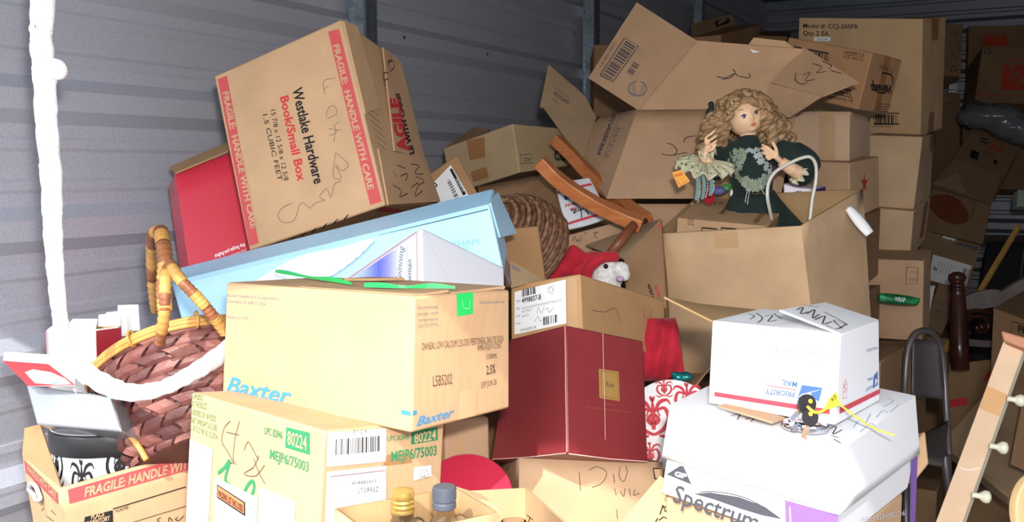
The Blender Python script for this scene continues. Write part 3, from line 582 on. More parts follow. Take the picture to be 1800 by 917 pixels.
# ------------------------------------------------------------------ woven basket
PUR = noisy('purple_splint', (94, 52, 48), (126, 76, 70), 14., rough=.45, bump=.2, bscale=90, stretch=(1, 1, 1)); PUR2 = noisy('dark_splint', (74, 40, 38), (106, 62, 58), 18., rough=.45, bump=.2, bscale=90)
PUR3 = noisy('rose_splint', (116, 70, 64), (148, 98, 88), 18., rough=.45, bump=.2, bscale=90)
CANE = noisy('golden_cane', (186, 130, 62), (206, 156, 88), 22., rough=.4, bump=.1); CANED = noisy('brown_cane', (120, 72, 48), (160, 104, 66), 24., rough=.4)
def cv(r, u, f): return RT*r+UP*u+FW*f
BC = P(318, 640, 1.88)                                     # middle of the rim
ba = cv(-.30, .80, .52).normalized()                       # from bottom towards the opening
b1 = cv(.90, .42, -.05); b1 = (b1-ba*b1.dot(ba)).normalized(); b2 = ba.cross(b1)
if b2.dot(FW) > 0: b2 = -b2                                # b2 points to the viewer
BR1, BR2, BH = .168, .135, .205
def bowl(t, v, off=0.):
    """t angle, v 0 at the bottom edge, 1 at the rim"""
    k = .60+.40*math.sin(max(0., min(1, v))*math.pi/2)**.8; e = 2.5-.5*v
    c, s = math.cos(t), math.sin(t); q = (abs(c)**e+abs(s)**e)**(-1/e)
    return BC+ba*(-BH*(1-v))+(b1*c*BR1+b2*s*BR2)*q*(k+off/.15)
root = empty('basket', BC-ba*BH, 'dark red woven splint basket with a cane rim and wrapped handle', 'basket')
NS = 19
def strip(fam, i):
    sgn = 1 if fam else -1; mb = MB(); rows = []; n = 44; dt = 2*math.pi/NS
    for j in range(n+1):
        v = j/n*.985; t = i*dt+sgn*v*1.55; r = []
        x = v*1.55*2/dt; lift = .0055*math.tanh(2.4*math.cos(math.pi*x))*(-1 if fam else 1)      # over one, under one
        for w_ in (-.42, 0, .42): r.append(bowl(t+w_*dt, v, lift+(.0012 if w_ == 0 else 0)))
        rows.append(r)
    mb.quadgrid(rows); return mb.build('weave_strip', (PUR, PUR2, PUR3)[(i*5+fam*2) % 3], root)
for fam in (0, 1):
    for i in range(NS): strip(fam, i)
mb = MB(); mb.tri([bowl(2*math.pi*k/32, .0, -.002) for k in range(32)], [tuple(range(32))]); mb.build('bottom', PUR2, root)
mb = MB(); rws = [[bowl(2*math.pi*k/48, v, -.008) for k in range(49)] for v in [j/10*.97 for j in range(11)]]; mb.quadgrid(rws); mb.build('lining', PUR2, root)
for dv, rr, off in ((1.02, .0055, .006), (.985, .0048, .010), (.95, .0045, .008)):
    mb = MB(); mb.tube([bowl(2*math.pi*k/72, dv, off) for k in range(73)], rr, 8, False); mb.build('rim_cane', CANE, root, True)
for k in range(9):                                         # lashings round the rim
    t = 2*math.pi*k/9+.25; mb = MB(); c0 = bowl(t, 1., .008); ou = (bowl(t, 1., .03)-c0).normalized()
    mb.tube([c0+ou*.011*math.cos(a)+ba*.016*math.sin(a) for a in [2*math.pi*z/12 for z in range(13)]], .003, 6, False); mb.build('lashing', CANE, root, True)
def wrapped(name, pts, r, m1, m2, k=5):
    """a cane wound tightly with splint: ridged tube with bands of two colours"""
    q = smoothline(pts, 14); mb1 = MB(); rads = [r*(1+.10*math.sin(i*2.2)) for i in range(len(q))]
    mb1.tube(q, rads, 10); h = mb1.build(name, m1, root, True)
    n = len(q); a = 0; z = 0
    while a < n-6:
        L = 6+(z*5) % 9
        if z % 2: 
            m_ = MB(); m_.tube(q[a:a+L], [x*1.05 for x in rads[a:a+L]], 10); m_.build('wrapping', m2, h, True)
        a += L; z += 1
    return h
HT = P(282, 408, 1.80)
wrapped('handle', [P(290, 545, 1.66), P(288, 500, 1.68), P(290, 452, 1.70), P(284, 415, 1.75), HT, P(271, 412, 1.86), P(268, 445, 1.93), P(270, 500, 1.99), P(276, 545, 2.03)], .0125, CANE, CANED)
wrapped('handle_brace', [P(292, 460, 1.695), P(290, 510, 1.66), P(288, 556, 1.665), P(281, 604, 1.70)], .0095, CANED, CANE)
wrapped('handle_brace', [P(294, 458, 1.695), P(318, 492, 1.66), P(348, 524, 1.665), P(372, 552, 1.68), P(396, 584, 1.71)], .0098, CANED, CANE)
mb = MB(); mb.tube(smoothline([bowl(math.pi*1.5 if b2.dot(FW) > 0 else math.pi/2+.62, .62, .012), bowl(math.pi/2+.50, .36, .010), bowl(math.pi/2+.40, .12, .010), bowl(math.pi/2+.36, -.05, .012)], 6), .0055, 8); mb.build('loose_splint', CANE, root, True)

# ------------------------------------------------------------------ white fleecy cord
WOOL = noisy('white_fleece', (246, 246, 246), (255, 255, 255), 60., rough=.95, bump=.6, bscale=220., sheen=.3)
def cord(pts, rad):
    q = smoothline(pts, 14); r = random.Random(5); mb = MB(); n = 16; m = len(q); rr = []
    for i in range(m):
        t = i/(m-1)*(len(rad)-1); k = min(int(t), len(rad)-2); rr.append((rad[k]*(1-t+k)+rad[k+1]*(t-k))*(1+.05*math.sin(i*.7)+r.uniform(-.02, .02)))
    mb.tube(q, rr, n); mb.v = [v+Vector((r.uniform(-1, 1), r.uniform(-1, 1), r.uniform(-1, 1)))*.0007 for v in mb.v]; return mb
cp = [P(76, -1112, 1.62), P(80, -420, 1.62), P(75, 0, 1.62), P(72, 60, 1.62), P(78, 130, 1.62), P(82, 220, 1.62), P(90, 310, 1.63), P(93, 400, 1.63), P(98, 480, 1.64), P(106, 560, 1.64), P(116, 610, 1.63), P(150, 652, 1.61), P(190, 678, 1.60), P(232, 690, 1.60), P(285, 682, 1.61), P(330, 660, 1.62), P(370, 636, 1.66), P(410, 606, 1.72)]
cord_o = cord(cp, [.019, .019, .0185, .018, .0185, .0175, .017, .0155, .0135, .012, .0125, .0155, .0165, .0145, .0125, .0135, .0155, .0155]).build('fleece_cord', WOOL, None, True, cp[10])
tag(cord_o, 'thick white fleecy cord hanging down the wall and looping over the basket', 'cord')
mb = MB(); kc = P(99, 122, 1.61); mb.lathe(kc-FW*.018, FW, [(.004, 0), (.016, .003), (.0175, .018), (.016, .03), (.004, .034)], 16); kn = mb.build('knot', WOOL, cord_o, True)

# ------------------------------------------------------------------ front centre
# open carton with bottles
bc = {'001': P(588, 893, 1.20), '011': P(802, 856, 1.335), '111': P(877, 900, 1.205), '101': P(660, 950, 1.06)}
for k in list(bc): bc[k[:2]+'0'] = bc[k]+Vector((0, 0, -.20))
b = Box(bc); b.body('bottle_carton', CBL, skip='t', thick=.004, inner=CBI)
flap([b.c['011']+Vector((0, 0, .001)), b.c['111']+Vector((0, 0, .001)), P(884, 897, 1.185), P(846, 868, 1.30)], CBL, b.o).finish()
b.finish('low open carton holding two clear bottles in front of the pod carton', 'carton'); BCB = b
GLASS = mat('clear_plastic', (250, 252, 252), .03, trans=1., ior=1.06, coat=.6); GOLD = mat('gold_cap', (206, 168, 92), .3, .7); GCAP = mat('grey_cap', (74, 78, 88), .45)
def bottle(px, py, z, capm, ridged, label):
    top = P(px, py, z); H = .20; base = top-Vector((0, 0, H)); rt = empty('bottle', base, label, 'bottle', 'bottles in the open carton'); up = Vector((0, 0, 1))
    mb = MB(); mb.lathe(base, up, [(.030, 0), (.034, .004), (.034, .10), (.031, .125), (.020, .150), (.0135, .165), (.0125, H-.03), (.0125, H-.004)], 28); mb.build('glass_body', GLASS, rt, True)
    mb = MB()
    if ridged: pr = [(.0135, H-.030), (.0150, H-.029), (.0150, H-.026), (.0140, H-.025)]+[(.0140+.0008*(i % 2), H-.024+i*.003) for i in range(6)]+[(.0148, H-.006), (.0142, H-.001), (.008, H-.0004)]
    else: pr = [(.0140, H-.028), (.0148, H-.027), (.0148, H-.021), (.0140, H-.020), (.0140, H-.018), (.0150, H-.017), (.0147, H-.001), (.0135, H)]
    mb.lathe(base, up, pr, 32); cp_ = mb.build('cap', capm, rt, False)
    if not ridged:
        for k in range(32):
            t = 2*math.pi*k/32; d = Vector((math.cos(t), math.sin(t), 0)); m2 = MB(); m2.box(base+d*.0146+up*(H-.0165)-d.cross(up)*.0004, d*.0006, d.cross(up)*.0008, up*.014)
            if k == 0: M2 = m2
            else: M2.tri(m2.v, m2.f)
        M2.build('grip_ribs', capm, cp_)
    # loop handle at the neck
    sd = RT*.5+FW*-.4; sd.z = 0; sd.normalize(); mb = MB(); mb.tube(smoothline([base+up*.160+sd*.016, base+up*.166+sd*.030, base+up*.150+sd*.038, base+up*.120+sd*.036], 6), .0045, 10); mb.build('handle_loop', GLASS, rt, True)
    return rt
bottle(708, 860, 1.235, GOLD, True, 'clear bottle with a ridged gold cap in the open carton')
bottle(781, 854, 1.215, GCAP, False, 'clear bottle with a grey screw cap in the open carton')
# red round lid leaning behind
n = (-FW*.75+UP*.66+RT*.05).normalized(); c0 = P(822, 868, 1.62); rt_ = MB(); rt_.lathe(c0-n*.012, n, [(.070, 0), (.074, .001), (.075, .012), (.074, .0135), (.05, .0138)], 48)
o = rt_.build('round_lid', mat('crimson_card', (176, 30, 58), .5), None, False, c0); bevel(o, .001); mb = MB(); mb.tube([c0+(n.orthogonal().normalized()*math.cos(2*math.pi*k/48)+n.cross(n.orthogonal().normalized())*math.sin(2*math.pi*k/48))*.0745 for k in range(49)], .0016, 6, False); mb.build('rim', mat('crimson_rim', (150, 24, 48), .5), o)
tag(o, 'round crimson box lid leaning between the pod carton and the brown carton', 'lid')
b = fpar(P(785, 840, 1.80), P(862, 832, 1.86), P(782, 738, 1.78), .16); b.body('brown_carton', CB); b.poly('f', [(800, 800), (815, 798), (815, 770), (800, 772)], CLEAR, 'tape'); b.finish('brown carton glimpsed between the pod carton and the maroon box', 'carton')
b = Box({'000': P(842, 1010, 1.42), '100': P(925, 1010, 1.45), '101': P(923, 857, 1.47), '001': P(829, 862, 1.44), '010': P(790, 1010, 1.62), '110': P(960, 1010, 1.70), '111': P(958, 893, 1.68), '011': P(845, 850, 1.60)})
b = panel([P(828, 960, 1.40), P(925, 960, 1.47), P(923, 857, 1.50), P(828, 862, 1.43)], .004)
RB = empty('flapped_carton', P(900, 1000, 1.40), 'sandy open carton with a raised flap marked T beside the bottle carton', 'carton')
b.body('side_panel', CBL, n=3, parent=RB, bev=0); b.finish()
b = panel([P(925, 975, 1.47), P(1060, 990, 1.22), P(1010, 935, 1.20), P(923, 857, 1.50)], .004); b.body('side_panel', CBL, n=3, parent=RB, bev=0)
b.stroke('f', [(927, 904), (938, 913)], .002, k=1); b.stroke('f', [(933, 908), (927, 925)], .002, k=1); b.finish()
b = panel([P(780, 985, 1.22), P(925, 1000, 1.16), P(960, 960, 1.16), P(830, 930, 1.26)], .004); b.body('front_panel', CBL, n=3, parent=RB, bev=0); b.finish()
mb = MB(); c1 = P(903, 916, 1.36); mb.lathe(c1-Vector((0, 0, .05)), Vector((0, 0, 1)), [(.012, 0), (.016, .03), (.018, .050), (.0165, .050), (.011, .004)], 24); g = mb.build('glass_rim', GLASS, None, True, c1-Vector((0, 0, .05))); tag(g, 'small clear glass in the flapped carton, only its rim showing', 'glass')

# maroon gift box leaning back
b = fitted('maroon', .0); b.body('maroon_box', noisy('maroon_paper', (116, 38, 42), (128, 46, 50), 7., rough=.42, spec=.5), bev=.003)
GOL = mat('gold_print', (176, 138, 78), .4, .3); WORN = mat('worn_edge', (214, 170, 160), .8)
b.poly('r', [(1053, 699), (1089, 705), (1087, 653), (1052, 648)], GOL, 'gold_label'); b.stroke('r', [(1056, 652), (1084, 656), (1086, 701), (1056, 696), (1056, 652)], .0008, BROWNI, 'label_rule', 'gold_label', .0016, 1)
b.text('r', 'Rose', (1063, 679), (1078, 681), (1, -9), BROWNI, 'label_lettering', 'gold_label', off=.0016, shear=.3); b.text('r', 'Rose Moorland Collection', (1032, 717), (1107, 726), (0, -4), mat('dull_gold', (150, 86, 60), .5), 'lettering'); b.text('r', 'HOME', (1060, 711), (1078, 713), (0, -3), MATS['dull_gold'], 'lettering')
b.stroke('r', [(1059, 585), (1060, 640), (1062, 700), (1063, 772)], .0013, WORN, 'crease'); b.stroke('f', [(994, 573), (995, 680), (997, 794)], .002, WORN, 'worn_edge', k=1); b.stroke('r', [(999, 797), (1070, 806), (1138, 811)], .0018, WORN, 'worn_edge', k=1); b.stroke('f', [(866, 807), (930, 803), (996, 796)], .0014, WORN, 'worn_edge', k=1)
b.finish('maroon gift box with a small gold label, leaning back on the brown carton', 'gift box')
# carton with white product label
b = fitted('labelbox', .002); b.body('label_carton', board((190, 148, 104), 'label'))
b.poly('f', [(905, 588), (996, 568), (995, 491), (905, 513)], WHITE, 'paper_label', off=.0012)
L = 'paper_label'; b.text('f', '4998837-B', (918, 533), (952, 526), (0, -9), INK, 'label_lettering', L, bold=.02, off=.0018); b.bars('f', [(918, 522), (943, 516), (942, 504), (918, 509)], INK, 10, 8, 'barcode', L, .0018); b.bars('f', [(956, 572), (981, 566), (981, 552), (956, 557)], INK, 9, 9, 'barcode', L, .0018)
b.text('f', '4 OZ GLASS BOSTON ROUND BOTTLE BLUE 20-', (918, 544), (988, 529), (0, -4), GREY, 'label_lettering', L, off=.0018); b.text('f', '400 TWIST', (918, 550), (936, 546), (0, -4), GREY, 'label_lettering', L, off=.0018); b.text('f', '24/CS', (918, 558), (930, 555), (0, -4), GREY, 'label_lettering', L, off=.0018); b.text('f', '10142020 24', (916, 583), (943, 577), (0, -5), INK, 'label_lettering', L, off=.0018)
for i, t in enumerate(('ITEM', 'DESC', 'U/M', 'PO #')): b.text('f', t, (908, 532+13*i), (915, 530.5+13*i), (0, -4), GREY, 'label_lettering', L, off=.0018)
for st in ([(962, 508), (970, 503), (964, 512), (973, 516)], [(974, 498), (971, 512), (976, 506)], [(945, 552), (947, 540), (952, 550), (957, 538)], [(958, 545), (964, 541), (966, 549), (974, 540)], [(940, 566), (946, 556), (950, 564), (960, 560), (966, 572)]): b.stroke('f', st, .001, GREY, 'handwriting', L)
b.poly('f', [(1000, 596), (1018, 592), (1014, 486), (997, 489)], CLEAR, 'tape', off=.0006)
for st in ([(1130, 538), (1132, 560)], [(1143, 542), (1144, 562)], [(1040, 545), (1062, 548), (1080, 542), (1090, 566)]): b.stroke('r', st, .0012, BROWNI, 'scuff')
b.finish('kraft carton with a white bottle label lying behind the maroon box', 'carton')
# carton under the maroon box
b = fitted('under', .0); b.body('scrawled_carton', CB, skip='t', thick=.005, inner=CBI)
for st in ([(1035, 826), (1050, 820), (1066, 830), (1058, 848), (1040, 856)], [(1078, 832), (1080, 848)], [(1090, 820), (1088, 836), (1096, 846), (1102, 830), (1100, 818)], [(1018, 830), (1020, 862)], [(1080, 858), (1083, 870)], [(1090, 862), (1096, 872), (1098, 858)], [(1106, 858), (1108, 872)], [(1116, 860), (1113, 870), (1124, 866)], [(1084, 895), (1085, 912)]): b.stroke('f', st, .0013, BROWNI)
b.poly('f', [(1150, 842), (1162, 842), (1160, 822), (1147, 822)], INK, 'printed_mark'); b.poly('f', [(1152, 840), (1162, 840), (1160, 824), (1149, 824)], CB, 'printed_mark', off=.0014)
for st in ([(882, 812), (886, 822)], [(890, 812), (893, 824), (898, 815)]): b.stroke('l', st, .002)
b.finish('brown carton with pencil scrawl under the maroon gift box', 'carton')
# red and white damask hat box
hc = P(1180, 745, 1.93); hn = (-FW*.9+UP*.35-RT*.15).normalized(); RH = .088
ha = (RT-hn*RT.dot(hn)).normalized(); hb = hn.cross(ha)
rt_ = empty('hat_box', hc-UP*.09, 'round white hat box with red damask print beside the maroon box', 'box')
mb = MB(); mb.lathe(hc-hn*.10, hn, [(RH, 0), (RH, .07)], 48); mb.build('drum', WHITE, rt_, True); mb = MB(); mb.lathe(hc-hn*.03, hn, [(RH*1.03, 0), (RH*1.04, .002), (RH*1.04, .028), (RH*1.02, .030), (RH*.5, .0302)], 48); ld = mb.build('lid', WHITE, rt_)
DRED = mat('damask_red', (196, 34, 52), .5)
damask(lambda u, v: (hc+ha*u+hb*v+hn*.0006, hn), [(-.035, .015, .085, .085), (.035, .050, .065, .065), (.04, -.035, .075, .085), (-.045, -.060, .05, .05), (-.01, .072, .04, .035)], DRED, 'damask_print', ld)
# ------------------------------------------------------------------ paper carton, mailing box and keys
CL = FITS['lid']; lid = fitted('lid', .002)
e = {k: lid.c[k].copy() for k in CODES}; m_ = lid.mid; dn = (lid.c['000']-lid.c['001']).normalized()
bd = {}
for k in CODES:
    t = lid.c[k[:2]+'0']; ctr_ = sum((lid.c[q] for q in ('000', '100', '010', '110')), Vector())/4
    q = ctr_+(t-ctr_)*.965; bd[k] = q-dn*.03 if k[2] == '1' else q+dn*.062
b = Box(bd); b.body('paper_carton', mat('white_carton_gloss', (232, 232, 234), .5)); PC = b
GRI = mat('grey_print', (70, 70, 78), .6); PURP = mat('purple_print', (128, 92, 176), .6)
b.poly('f', [(1172, 833), (1216, 851), (1202, 819), (1196, 818)], GRI, 'printed_mark'); b.text('f', 'GP', (1186, 835), (1207, 841), (2, -8), WHITE, 'reversed_lettering', bold=.04, off=.0018)
b.text('f', 'Spectrum', (1182, 880), (1330, 933), (8, -29), GRI, bold=.015); b.text('f', 'copy paper', (1290, 960), (1390, 996), (4, -14), GRI)
b.poly('f', [(1219, 867), (1250, 865), (1300, 873), (1345, 890), (1375, 912), (1340, 905), (1300, 893), (1255, 877)], GRI, 'printed_mark'); b.stroke('f', [(1230, 864), (1265, 864), (1310, 874), (1350, 894)], .0016, GRI, 'printed_mark')
b.poly('f', [(1383, 960), (1470, 990), (1474, 905), (1380, 878)], PURP, 'colour_panel'); b.stroke('f', [(1389, 890), (1392, 962)], .002, WHITE, 'rule', k=1)
b.poly('r', [(1598, 935), (1607, 930), (1612, 800), (1600, 806)], PURP, 'colour_panel', off=.0012); b.text('r', '9C08IHS6H50', (1590, 896), (1512, 908), (0, 9), mat('ghost_print', (208, 206, 212), .6), 'small_print')
lid.body('lid', mat('white_lid', (236, 236, 238), .55), skip='b', thick=.004, parent=b.o)
BLP = mat('blue_pen', (140, 170, 205), .6)
for st in ([(1500, 752), (1512, 738), (1520, 745), (1530, 728)], [(1512, 760), (1530, 745), (1538, 750)], [(1540, 735), (1552, 722), (1560, 726)], [(1552, 716), (1570, 706), (1560, 700)], [(1565, 725), (1580, 712)]): lid.stroke('t', st, .0014, BLP)
for st in ([(1285, 732), (1300, 728), (1296, 738)], [(1310, 738), (1326, 733), (1320, 742)], [(1452, 758), (1470, 750), (1464, 764), (1480, 756)], [(1465, 772), (1478, 780)], [(1460, 766), (1474, 770)]): lid.stroke('t', st, .0016, PEN)
lid.stroke('f', [(1180, 712), (1300, 741), (1420, 769)], .001, mat('tan_edge', (214, 190, 176), .8), 'worn_edge', k=1); lid.finish()
b.finish('white copy paper carton with a deep white lid and purple corner panels', 'carton')
def fitted_s(n, k): return fitted_k(n, k)
ub = fitted('uspsmed'); lt = lid.nrm('t'); kk = 1.
for c_ in ('000', '100', '110'):
    d_ = ub.c[c_]-CAM; kk = min(kk, (lid.c['101']-CAM).dot(lt)/d_.dot(lt))
b = fitted_s('uspsmed', kk*.992); b.body('mailing_box', mat('white_mail_card', (236, 236, 238), .5), bev=.002); UB = b
MRED = mat('mail_red', (206, 70, 84), .6); MBL = mat('mail_blue', (74, 110, 180), .6); PALE = mat('pale_print', (128, 132, 152), .7)
b.poly('f', [(1256, 696), (1459, 728), (1459, 719), (1256, 688)], MRED, 'red_band'); b.poly('r', [(1475, 727), (1546, 691), (1546, 683), (1475, 717)], MRED, 'red_band')
b.poly('f', [(1402, 700), (1440, 705), (1446, 681), (1410, 676)], MBL, 'emblem'); b.poly('f', [(1404, 697), (1415, 691), (1446, 683), (1412, 694), (1428, 695), (1426, 690), (1412, 691), (1440, 705), (1420, 702)], WHITE, 'emblem_wing', off=.0015)
b.text('f', 'PRIORITY', (1398, 688), (1345, 682), (0, 10), MBL, 'lettering', shear=.15, bold=.02); b.text('f', 'MAIL', (1402, 671), (1375, 667), (0, 10), MBL, 'lettering', shear=.15, bold=.02); b.stroke('f', [(1348, 677), (1401, 685)], .0012, MRED, 'rule', k=1)
b.text('f', 'UNITED STATES POSTAL SERVICE', (1448, 667), (1361, 659), (0, 5), PALE, 'small_print'); b.text('f', 'Medium Flat Rate Box', (1450, 620), (1352, 609), (0, 9), PALE, 'small_print'); b.text('f', 'For Domestic and International Use', (1450, 608), (1362, 600), (0, 4), PALE, 'small_print'); b.text('f', 'Visit us at usps.com', (1452, 589), (1402, 585), (0, 4), PALE, 'small_print')
b.poly('r', [(1534, 682), (1542, 676), (1542, 652), (1535, 660)], MBL, 'emblem'); b.poly('r', [(1536, 678), (1541, 668), (1537, 664)], WHITE, 'emblem_wing', off=.0015); b.text('r', 'PRIORITY', (1534, 675), (1520, 682), (0, 6), MBL); b.text('r', 'MAIL', (1533, 661), (1523, 665), (0, 6), MBL); b.text('r', 'Medium Flat Rate', (1541, 608), (1522, 614), (0, 6), PALE, 'small_print')
b.stroke('r', [(1480, 700), (1481, 676), (1485, 665), (1488, 675), (1487, 698), (1480, 700)], .001, MRED, 'recycling_mark', k=1); b.stroke('r', [(1482, 690), (1486, 684), (1482, 678), (1486, 674)], .0012, MRED, 'recycling_mark')
tf = flap([UB.fp('t', 1., 0, .001), UB.fp('t', 1, 1, .001), P(1451, 531, proj(UB.c['011'])[2]-.03), P(1371, 544, proj(UB.c['101'])[2]+.045)], MATS['white_mail_card'], b.o, 'top_flap', .003)
for st in ([(1400, 545), (1412, 541), (1407, 552), (1420, 549)], [(1418, 552), (1432, 545), (1428, 560), (1440, 553)], [(1432, 563), (1450, 556), (1446, 570), (1462, 566)], [(1448, 549), (1470, 560), (1490, 572), (1465, 563), (1480, 578)], [(1408, 536), (1424, 538), (1440, 541)], [(1452, 572), (1470, 579), (1488, 570)]): tf.stroke('f', st, .0018)
tf.finish()
b.poly('t', [proj(b.fp('t', *u))[:2] for u in ((.05, .15), (.45, .10), (.55, .7), (.15, .8))], WHITE, 'top_sheet', off=.0006)
for st in ([(1315, 552), (1326, 556), (1318, 562)], [(1330, 551), (1340, 560), (1332, 568)], [(1345, 556), (1358, 555), (1350, 566), (1366, 563)], [(1360, 552), (1374, 561)]): b.stroke('t', st, .0018)
sf = flap([UB.c['001'], UB.fp('t', .0, .9), P(1228, 533, proj(UB.c['011'])[2]+.02), P(1168, 521, proj(UB.c['001'])[2]+.05)], CBI, b.o, 'side_flap', .003); sf.finish()
b.finish('white flat rate mailing box with upside down print on top of the paper carton', 'mailing box')
# cardboard slip between them
sl = panel([P(1262, 712, 1.47), P(1358, 741, 1.395), P(1380, 733, 1.42), P(1285, 706, 1.50)], .003); sl.body('card_slip', CB, n=2, bev=0); sl.finish('brown cardboard tongue poking out under the mailing box', 'cardboard slip')
# padlock and keys with yellow tag
CHR = mat('chrome', (205, 205, 210), .12, 1.); BKP = mat('black_plastic', (40, 38, 42), .4); YEL = mat('yellow_plastic', (240, 205, 62), .4)
ztop = lid.fp('t', *lid.uv('t', 1425, 757)); ln = lid.nrm('t'); ln = ln if ln.z > 0 else -ln
pk = empty('padlock', ztop, 'round chrome disc padlock lying in front of the mailing box', 'padlock')
mb = MB(); lc = ztop+ln*.002; mb.lathe(lc, ln, [(.020, 0), (.0255, .002), (.0268, .007), (.0262, .013), (.022, .0165), (.012, .0175)], 36, RT, 1, 1); mb.build('lock_body', CHR, pk, True)
sd = (-RT*.9-FW*.1); sd = (sd-ln*sd.dot(ln)).normalized(); fr = ln.cross(sd)
mb = MB(); mb.tube(smoothline([lc+ln*.009+sd*.022-fr*.014, lc+ln*.009+sd*.034-fr*.010, lc+ln*.009+sd*.038, lc+ln*.009+sd*.034+fr*.010, lc+ln*.009+sd*.022+fr*.014], 6), .0055, 10); mb.build('shackle', CHR, pk, True)
mb = MB(); mb.lathe(lc+ln*.0085+sd*.030-FW*.012, -FW, [(.0075, 0), (.0075, .004), (.004, .005), (.004, .0065)], 20); mb.build('keyway', CHR, pk)
def key(bow_c, bow_n, shaft_end, label, bow_r):
    rt = empty('key', bow_c-Vector((0, 0, .015)), label, 'key', 'keys on the yellow tag'); bn = bow_n.normalized(); d = (shaft_end-bow_c); d = (d-bn*d.dot(bn)).normalized(); s_ = bn.cross(d)
    mb = MB(); mb.lathe(bow_c-bn*.002, bn, [(bow_r*.9, 0), (bow_r, .0012), (bow_r, .0028), (bow_r*.9, .004)], 28, d, 1.05, .95); mb.build('bow', BKP, rt)
    mb = MB(); mb.lathe(bow_c-bn*.0024-d*bow_r*.45, bn, [(.0032, 0), (.0032, .0048)], 14); mb.build('bow_hole', YEL, rt)
    mb = MB(); L_ = (shaft_end-bow_c).length; mb.box(bow_c+d*bow_r*.8-s_*.0032-bn*.001, d*(L_-bow_r*.8), s_*.0064, bn*.002)
    for i in range(5): mb.box(bow_c+d*(L_*.55+i*.0034)+s_*.003-bn*.001, d*.002, s_*(.0012+.0012*(i % 2)), bn*.002)
    mb.build('blade', CHR, rt); return rt
key(P(1418, 710, 1.375), -FW+RT*.2+UP*.2, P(1383, 734, 1.385), 'upper key with a round black bow and the blade pointing left', .0145)
key(P(1424, 733, 1.365), -FW*.7-RT*.6, P(1406, 768, 1.36), 'lower key with a black bow standing in the padlock', .0125)
tg = empty('zip_tag', P(1465, 712, 1.37), 'yellow numbered zip tag threaded through the black keys', 'tag')
q = [P(1447, 722, 1.368), P(1478, 712, 1.365), P(1470, 688, 1.36), P(1458, 700, 1.362)]; p_ = panel(q, .0012); p_.body('tag_plate', YEL, n=2, parent=tg, bev=0); p_.text('f', '419', (1462, 706), (1472, 699), (-2, -7), INK, bold=.02); p_.finish()
mb = MB(); mb.tube(smoothline([P(1419, 714, 1.36), P(1432, 724, 1.352), P(1446, 722, 1.36), P(1458, 711, 1.365)], 6), .0022, 8); mb.build('tag_loop', YEL, tg, True)
te = lid.fp('t', *lid.uv('t', 1572, 769), .004); mb = MB(); mb.tube(smoothline([P(1474, 709, 1.366), P(1510, 736, 1.375), P(1540, 754, 1.39), te], 6), .0014, 8); mb.build('tag_tail', YEL, tg, True)
# brown carton under the paper carton
g0 = {k: PC.c[k].copy() for k in ('000', '100', '110', '010')}; mid_ = sum(g0.values(), Vector())/4
cs = {}
for k, v in g0.items():
    q = mid_+(v-mid_)*.96-Vector((0, 0, .006)); q.z = min(q.z, mid_.z+.01); cs[k[:2]+'1'] = q; cs[k[:2]+'0'] = Vector((q.x, q.y, q.z-.26))
b = Box(cs); b.body('plain_carton', CBL)
zl = proj(PC.c['000'])[2]; zr_ = proj(PC.c['100'])[2]
ff = flap([P(1082, 928, zl-.03), P(1235, 1010, zl-.10), P(1330, 935, zl+.00), P(1160, 836, zl+.06)], CBL, b.o, 'front_flap', .004)
for st in ([(1160, 905), (1165, 890), (1170, 900), (1175, 886)], [(1158, 915), (1166, 909), (1172, 912)], [(1163, 888), (1172, 893)], [(1152, 918), (1156, 911)]): ff.stroke('f', st, .002)
ff.finish(); b.finish('sandy carton with a lifted flap carrying the white paper carton', 'carton')
b = fpar(P(1606, 850, 1.62), P(1634, 815, 1.64), P(1600, 790, 1.64), .03); b.body('crumpled_bag', CBL); b.finish('scrap of crumpled brown paper beside the paper carton lid', 'paper')

# ------------------------------------------------------------------ middle of the heap
def face4(bl, br, tr, tl, depth, up=None):
    """box from its four front corners, going a depth away from the viewer"""
    n = (br-bl).cross(tl-bl).normalized(); n = n if n.dot(FW) > 0 else -n
    cs = {'000': bl, '100': br, '101': tr, '001': tl}; cs.update({k[0]+'1'+k[2]: v+n*depth for k, v in list(cs.items())}); return Box(cs)
b = fitted('carton_a', .0); b.body('taped_carton', board((184, 158, 122), 'olive'))
b.poly('f', [(826, 282), (853, 276), (852, 241), (820, 247)], TAPE, 'tape'); b.poly('f', [(832, 320), (860, 312), (855, 293), (827, 302)], TAPE, 'tape')
DG = mat('dark_green_ink', (34, 54, 44), .7); b.stroke('r', [(914, 272), (935, 271), (936, 286), (915, 288), (914, 272)], .002, DG, 'printed_mark', k=1); b.text('r', "'204", (919, 285), (932, 284), (0, -8), DG); b.text('r', 'COR', (974, 281), (1004, 283), (0, -18), DG, bold=.05)
flap([b.fp('t', 0, .02), b.fp('t', .62, .02), P(860, 228, proj(b.fp('t', .6, .3))[2]), P(834, 222, proj(b.fp('t', .3, .5))[2])], CBD, b.o).finish()
b.finish('olive brown carton with two squares of brown tape against the metal wall', 'carton')
b = face4(P(795, 385, 2.52), P(845, 348, 2.58), P(804, 271, 2.62), P(755, 305, 2.56), .12); b.body('parcel', CBR)
b.poly('f', [(773, 362), (824, 344), (792, 290), (759, 324)], WHITE, 'paper_label'); b.poly('f', [(814, 344), (819, 341), (794, 296), (790, 298)], INK, 'label_band', 'paper_label', off=.0014)
b.bars('f', [(800, 352), (785, 318), (790, 314), (807, 348)], INK, 16, 4, 'barcode', 'paper_label'); b.text('f', 'MONROE', (800, 316), (813, 338), (3, -2), WHITE, 'label_lettering', 'paper_label', off=.002)
